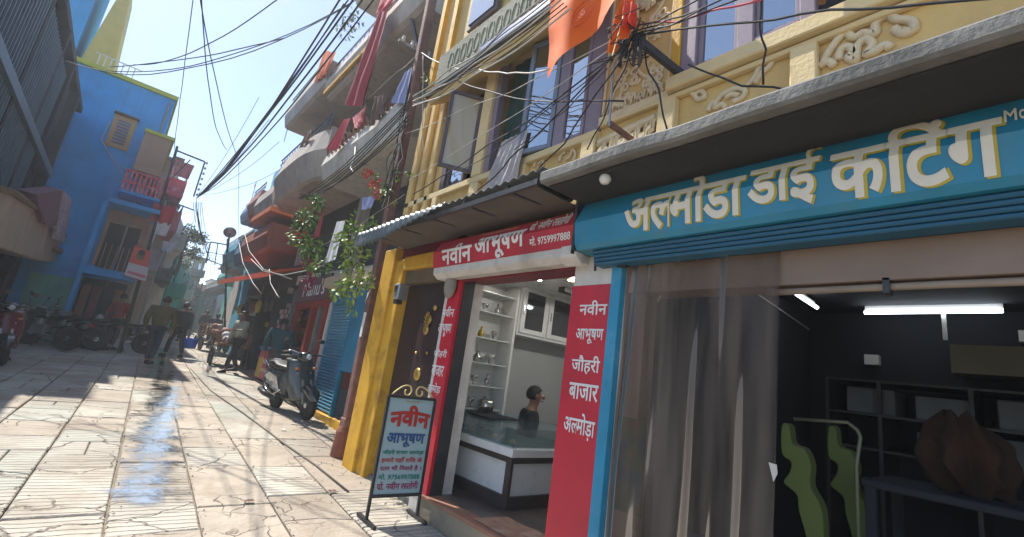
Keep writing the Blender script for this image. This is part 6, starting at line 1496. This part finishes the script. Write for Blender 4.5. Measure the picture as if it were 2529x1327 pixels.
# handcart with goods and low stalls
def cart(lab,loc,rz,cargo):
    t=thing('handcart',lab,'cart',(0,0,0))
    M().box(-.75,.75,-.42,.42,.62,.67).obj('deck',M_wood,t)
    for x in (-.7,-.25,.25,.7):
        for y in (-.40,.40): M().bar((x,y,.67),(x,y,1.0),.035).obj('post',M_wood,t)
    for y in (-.40,.40): M().bar((-.73,y,1.0),(.73,y,1.0),.035).obj('rail',M_wood,t)
    for x in (-.45,.5):
        for y in (-.46,.46): 
            o=M().lathe((x,y,.28),[(.20,-.02),(.28,-.03),(.28,.03),(.20,.02)],18,'y').lathe((x,y,.28),[(.05,-.04),(.05,.04)],8,'y').obj('wheel',M_black,t)
    M().box(-.5,.55,-.40,.40,.26,.30).obj('axle_board',M_dark,t); M().bar((-.75,.3,.7),(-1.15,.3,.85),.035).obj('handle',M_wood,t); M().bar((-.75,-.3,.7),(-1.15,-.3,.85),.035).obj('handle',M_wood,t)
    for k in range(cargo):
        o=M().ball((rq.uniform(-.55,.55),rq.uniform(-.28,.28),.78+.12*(k%3)),(.16,.13,.12),9,6).obj('cargo_sack',rq.choice((M_wh,M_beige,M_pe,M_salm)),t,smooth=True)
    return place(t,loc,rz)
cart('wooden handcart piled with pale sacks beside the grocery shop',(3.0,16.6,gz(16.6)),R(85),16)
cart('far small handcart with red and white goods in mid lane',(3.35,22.6,gz(22.6)),R(95),10)
cart('distant handcart near the lane end',(4.0,27.5,gz(27.5)),R(88),8)
# =================================================================== people
def skin_mesh(name,joints,edges,m,parent,sub=1,root=0):
    me=bpy.data.meshes.new('sk'); me.from_pydata([j[:3] for j in joints],edges,[])
    o=bpy.data.objects.new('sk',me); col.objects.link(o)
    md=o.modifiers.new('s','SKIN'); md.use_smooth_shade=True
    if not me.skin_vertices: 
        with bpy.context.temp_override(object=o,active_object=o): bpy.ops.mesh.customdata_skin_add()
    for i,j in enumerate(joints):
        sv=me.skin_vertices[0].data[i]; r=j[3]; sv.radius=r if isinstance(r,tuple) else (r,r); sv.use_root=(i==root)
    md2=o.modifiers.new('u','SUBSURF'); md2.levels=sub; md2.render_levels=sub
    bpy.context.view_layer.update()
    m2=bpy.data.meshes.new_from_object(o.evaluated_get(bpy.context.evaluated_depsgraph_get())); bpy.data.objects.remove(o); bpy.data.meshes.remove(me)
    m2.materials.clear(); m2.materials.append(m)
    for p in m2.polygons: p.use_smooth=True
    r_=bpy.data.objects.new(name,m2); col.objects.link(r_); r_.parent=parent; OFF[r_.name]=OFF[parent.name]; return r_
M_jacket={}
def cl(name,rgb): return mat(name,rgb,.85,.15,6,.25,14)
def person(lab,loc,rz,top,legs,h=1.68,stride=.25,lean=0,armL=None,armR=None,build=1.0,shoe=None,seated=False,seat=.50):
    """faces -Y before rotation; y negative = forward"""
    t=thing('person',lab,'person',(0,0,0)); s=h/1.72; f=-1
    L=lean
    hipz=.93*s if not seated else seat
    pel=Vector((0,0,hipz)); ch=Vector((0,f*L*.35,hipz+.38*s)); nk=Vector((0,f*L*.55,hipz+.54*s)); hd=Vector((0,f*(L*.68+.02),hipz+.66*s))
    feet=[]
    J=[(*pel,.12*s),(*((pel+ch)/2),.115*s),(*ch,.135*s),(*nk,.06*s),(*(hd-Vector((0,0,.04))),.062*s),(*(hd+Vector((0,0,.02))),.095*s),(*(hd+Vector((0,0,.09*s))),.082*s)]
    E=[(0,1),(1,2),(2,3),(3,4),(4,5),(5,6)]
    CJ=[(*(pel-Vector((0,0,.02))),(.165*s*build,.125*s*build)),(*((pel+ch)/2),(.16*s*build,.12*s*build)),(*(ch+Vector((0,0,.02))),(.175*s*build,.125*s*build)),(*(nk-Vector((0,0,.03))),(.085*s,.08*s))]
    CE=[(0,1),(1,2),(2,3)]
    PJ=[(*(pel+Vector((0,0,.03))),(.15*s,.115*s))]; PE=[]
    hands=[]
    for sgn,arm in ((1,armL),(-1,armR)):
        sh=ch+Vector((sgn*.19*s*build,0,.09*s))
        if arm is None: el=sh+Vector((sgn*.05,.02+sgn*.06*(stride>0),-.28*s)); wr_=el+Vector((0,-.08-.05*sgn*(stride>0),-.24*s))
        else: el=sh+Vector(arm[0])*s; wr_=el+Vector(arm[1])*s
        hnd=wr_+(wr_-el).normalized()*.08*s
        b=len(J); J+=[(*sh,.055*s),(*el,.042*s),(*wr_,.030*s),(*hnd,(.035*s,.02*s))]; E+=[(2,b),(b,b+1),(b+1,b+2),(b+2,b+3)]
        # five fingers continue the same surface
        d=(hnd-wr_).normalized(); sd=Vector((0,1,0)) if abs(d.y)<.8 else Vector((1,0,0))
        for q_,(o_,ln) in enumerate(((-.028,.055),(-.010,.07),(.010,.075),(.028,.065))):
            k=len(J); J+=[(*(hnd+sd*o_*s+d*.03*s),.011*s),(*(hnd+sd*o_*s+d*(.03+ln)*s+Vector((-sgn*.02,0,0))),.008*s)]; E+=[(b+3,k),(k,k+1)]
        k=len(J); J+=[(*(wr_+d*.03*s-sd*.04*s),.012*s),(*(wr_+d*.07*s-sd*.055*s),.009*s)]; E+=[(b+2,k),(k,k+1)]
        c=len(CJ); CJ+=[(*sh,.078*s*build),(*el,.062*s*build),(*(wr_-d*.015),.046*s)]; CE+=[(2,c),(c,c+1),(c+1,c+2)]
        ph=sgn*stride
        hp=pel+Vector((sgn*.09*s,0,-.04*s))
        if seated: kn_=hp+Vector((sgn*.03,-.42,.0)); an=kn_+Vector((0,-.02,-seat+.08))
        else:
            kn_=hp+Vector((sgn*.01,-ph*.55-.02-.03*(abs(stride)>0),-.42*s)); an=Vector((sgn*.10*s,-ph,.085*s+(.04 if ph<0 and stride else 0)))
        to=an+Vector((sgn*.02,-.15*s,-.04*s if ph>=0 else -.05*s))
        b=len(J); J+=[(*hp,.085*s),(*kn_,.058*s),(*an,.040*s),(*to,.032*s)]; E+=[(0,b),(b,b+1),(b+1,b+2),(b+2,b+3)]
        c=len(PJ); PJ+=[(*hp,.105*s),(*kn_,.075*s),(*(an+Vector((0,0,.03))),.060*s)]; PE+=[(0,c),(c,c+1),(c+1,c+2)]
        feet.append((an,to,sgn))
    skin_mesh('body',J,E,M_skin,t,1)
    skin_mesh('jacket',CJ,CE,top,t,2); skin_mesh('trousers',PJ,PE,legs,t,1)
    for an,to,sgn in feet:
        d=(to-an); d.z=0; d=d.normalized() if d.length>.01 else Vector((0,-1,0)); c=an+d*.06; z0=max(0,an.z-.085*s)
        b=loft([(-.10,.035,z0,z0+.08,.7),(-.02,.042,z0,z0+.10,.7),(.10,.048,z0,z0+.065,.7),(.18,.025,z0,z0+.04,.8)],10); b.v=[(c.x-d.y*v[1]*-1+d.x*v[0],c.y+d.y*v[0]+d.x*v[1],v[2]) for v in b.v]; b.obj('shoe',shoe or M_black,t,smooth=True)
    hr=M(); hc=hd+Vector((0,.015,.05*s)); hr.ball(hc,(.092*s,.105*s,.105*s),14,9); hr.v=[v for v in hr.v]; hr.v=[(v[0],max(v[1],hc.y-.045) if v[2]<hc.z+.035 else v[1],max(v[2],hc.z-.06)) for v in hr.v]; hr.obj('hair',M_hair,t,smooth=True)
    fc=M(); fc.ball(hd+Vector((0,-.105*s,.02*s)),(.014,.022,.022),8,6); fc.obj('nose',M_skin,t,smooth=True)
    for sx in (1,-1):
        M().ball(hd+Vector((sx*.034*s,-.088*s,.045*s)),(.014,.010,.008),8,6).obj('eye',M_laminate,t,smooth=True); M().ball(hd+Vector((sx*.092*s,.0,.025*s)),(.012,.022,.032),8,6).obj('ear',M_skin,t,smooth=True)
    M().ball(hd+Vector((0,-.094*s,-.028*s)),(.026,.010,.007),8,5).obj('mouth',mat('lips',(.22,.07,.06),.5,.1,5,0),t,smooth=True)
    return place(t,loc,rz)
def gp(px_,py_): p=pG(px_,py_); return (p.x,p.y,gz(p.y)+.005)
J_ol=cl('olive_jacket',(.10,.075,.025)); J_bk=cl('black_jacket',(.02,.02,.025)); J_tl=cl('teal_jacket',(.012,.06,.08)); J_pale=cl('pale_shirt',(.38,.38,.30)); T_bk=cl('black_trousers',(.018,.018,.022)); T_gr=cl('grey_brown_trousers',(.07,.06,.055)); J_rd=cl('red_shirt',(.35,.03,.04)); T_nv=cl('navy_trousers',(.02,.025,.045))
person('man in olive jacket and dark trousers striding away up the wet lane',gp(362,902),R(165),J_ol,T_nv,1.70,.33,.12,build=1.22)
person('man in black jacket walking away carrying a blue bag',gp(424,884),R(200),J_bk,T_bk,1.68,.28,.05,build=1.1)
person('man in pale shirt and black trousers stepping past the pink cooler',gp(566,922),R(-60),J_pale,T_bk,1.66,.24,.02,armL=((.02,-.12,-.25),(0,-.22,.02)))
person('man in teal jacket and grey trousers looking into the red shop',(3.0,11.5,gz(11.5)),R(160),J_tl,T_gr,1.62,.04,.04,build=1.15)
person('dark clothed man riding up the lane in the distance',(3.6,24.4,gz(24.4)+.28),R(180),J_bk,T_nv,1.66,0,.06,seated=True,armL=((.05,-.2,-.18),(-.02,-.26,.02)),armR=((-.05,-.2,-.18),(.02,-.26,.02)))
person('person in a red shirt standing among the parked motorbikes',(.15,18.0-.55,gz(17.5)),R(150),J_rd,T_bk,1.62,.03)
person('person in a dark pink top far up the lane',(2.75,27,gz(27)),R(190),cl('pink_top',(.30,.08,.12)),T_bk,1.6,.15)
person('small distant walker in dark clothes near the lane end',(4.0,31,gz(31)),R(180),J_bk,T_bk,1.66,.2)
pc_=pG(438,868); bag=thing('blue_bag','bright blue carrier bag in the hand of the man in black','bag',pc_)
q_=Vector((gp(424,884)[0]+.34,gp(424,884)[1]-.02,gz(17)+.35)); b=loft([(-.17,.05,0,.30,.6),(0,.11,-.02,.32,.6),(.17,.05,0,.30,.6)],10); b.v=[(v[0]+q_.x,v[1]+q_.y,v[2]+q_.z) for v in b.v]; b.obj('bag_body',mat('blue_plastic',(.02,.13,.6),.4,.1,4,.3,10),bag,smooth=True); M().tube([q_+Vector((-.08,0,.3)),q_+Vector((-.03,0,.42)),q_+Vector((.03,0,.42)),q_+Vector((.08,0,.3))],.008,5).obj('bag_handle',mat('blue_plastic',(.02,.13,.6)),bag)
# shopkeeper behind the counter
person('shopkeeper in dark clothes sitting in the shade behind the jewellery counter',(3.78,3.98,ZT),R(60),J_bk,T_bk,1.6,0,.08,seated=True,seat=.30)
M().lathe((3.78,3.98,ZT),[(.16,0),(.16,.03),(.03,.04),(.03,.18),(.17,.19),(.17,.21)],14).obj('stool',M_dark); tag(bpy.data.objects['stool'],'round dark stool under the shopkeeper behind the counter','stool')

# =================================================================== thin dusty air
hz=M().box(-14,26,-9,95,-2.0,20).obj('haze',None); hz['kind']='stuff'
mh=bpy.data.materials.new('haze_air'); mh.use_nodes=True; n=mh.node_tree.nodes; n.clear(); oo=n.new('ShaderNodeOutputMaterial'); pv=n.new('ShaderNodeVolumePrincipled'); pv.inputs['Color'].default_value=(.9,.95,1,1); pv.inputs['Density'].default_value=.0035; pv.inputs['Anisotropy'].default_value=.3
mh.node_tree.links.new(pv.outputs[0],oo.inputs['Volume']); hz.data.materials.clear(); hz.data.materials.append(mh)

# small fittings that walls like these carry
b=M(); b.tube([(-.30,YB2-.05,1.0),(-.30,YB2-.05,8.4)],.035,7); b.obj('drain_pipe',M_grey,bh,smooth=True)
b=M(); b.tube([pY(272,300,YB2-.05),pY(250,345,YB2-.05),pY(280,395,YB2-.05),pY(312,440,YB2-.05)],.012,5); b.obj('wall_cable',M_cablew,bh)
b=M(); b.tube([(3.5,6.05,2.9),(3.5,6.05,9.2)],.045,7); b.obj('drain_pipe',M_pal,bb,smooth=True)
b=M(); b.tube([(2.6,1.66,2.02),(2.72,1.5,2.5),(3.4,1.82,2.45),(4.5,1.82,2.5),(5.9,1.82,2.4)],.008,5); b.obj('wall_cable',M_cablew,ds)
for k,(y_,z_) in enumerate(((1.2,2.15),(.1,2.42),(-.9,2.40))): M().box(5.9,5.99,y_,y_+.12,z_-.1,z_).obj('switch_box',M_laminate,ds)
for y_,z_ in ((2.0,2.70),(1.2,2.70),(.4,2.70),(-.4,2.70)): M().lathe((2.338,y_,2.665),[(.012,0),(.012,-.006)],8,'x').obj('sign_bolt',M_grey,ds)
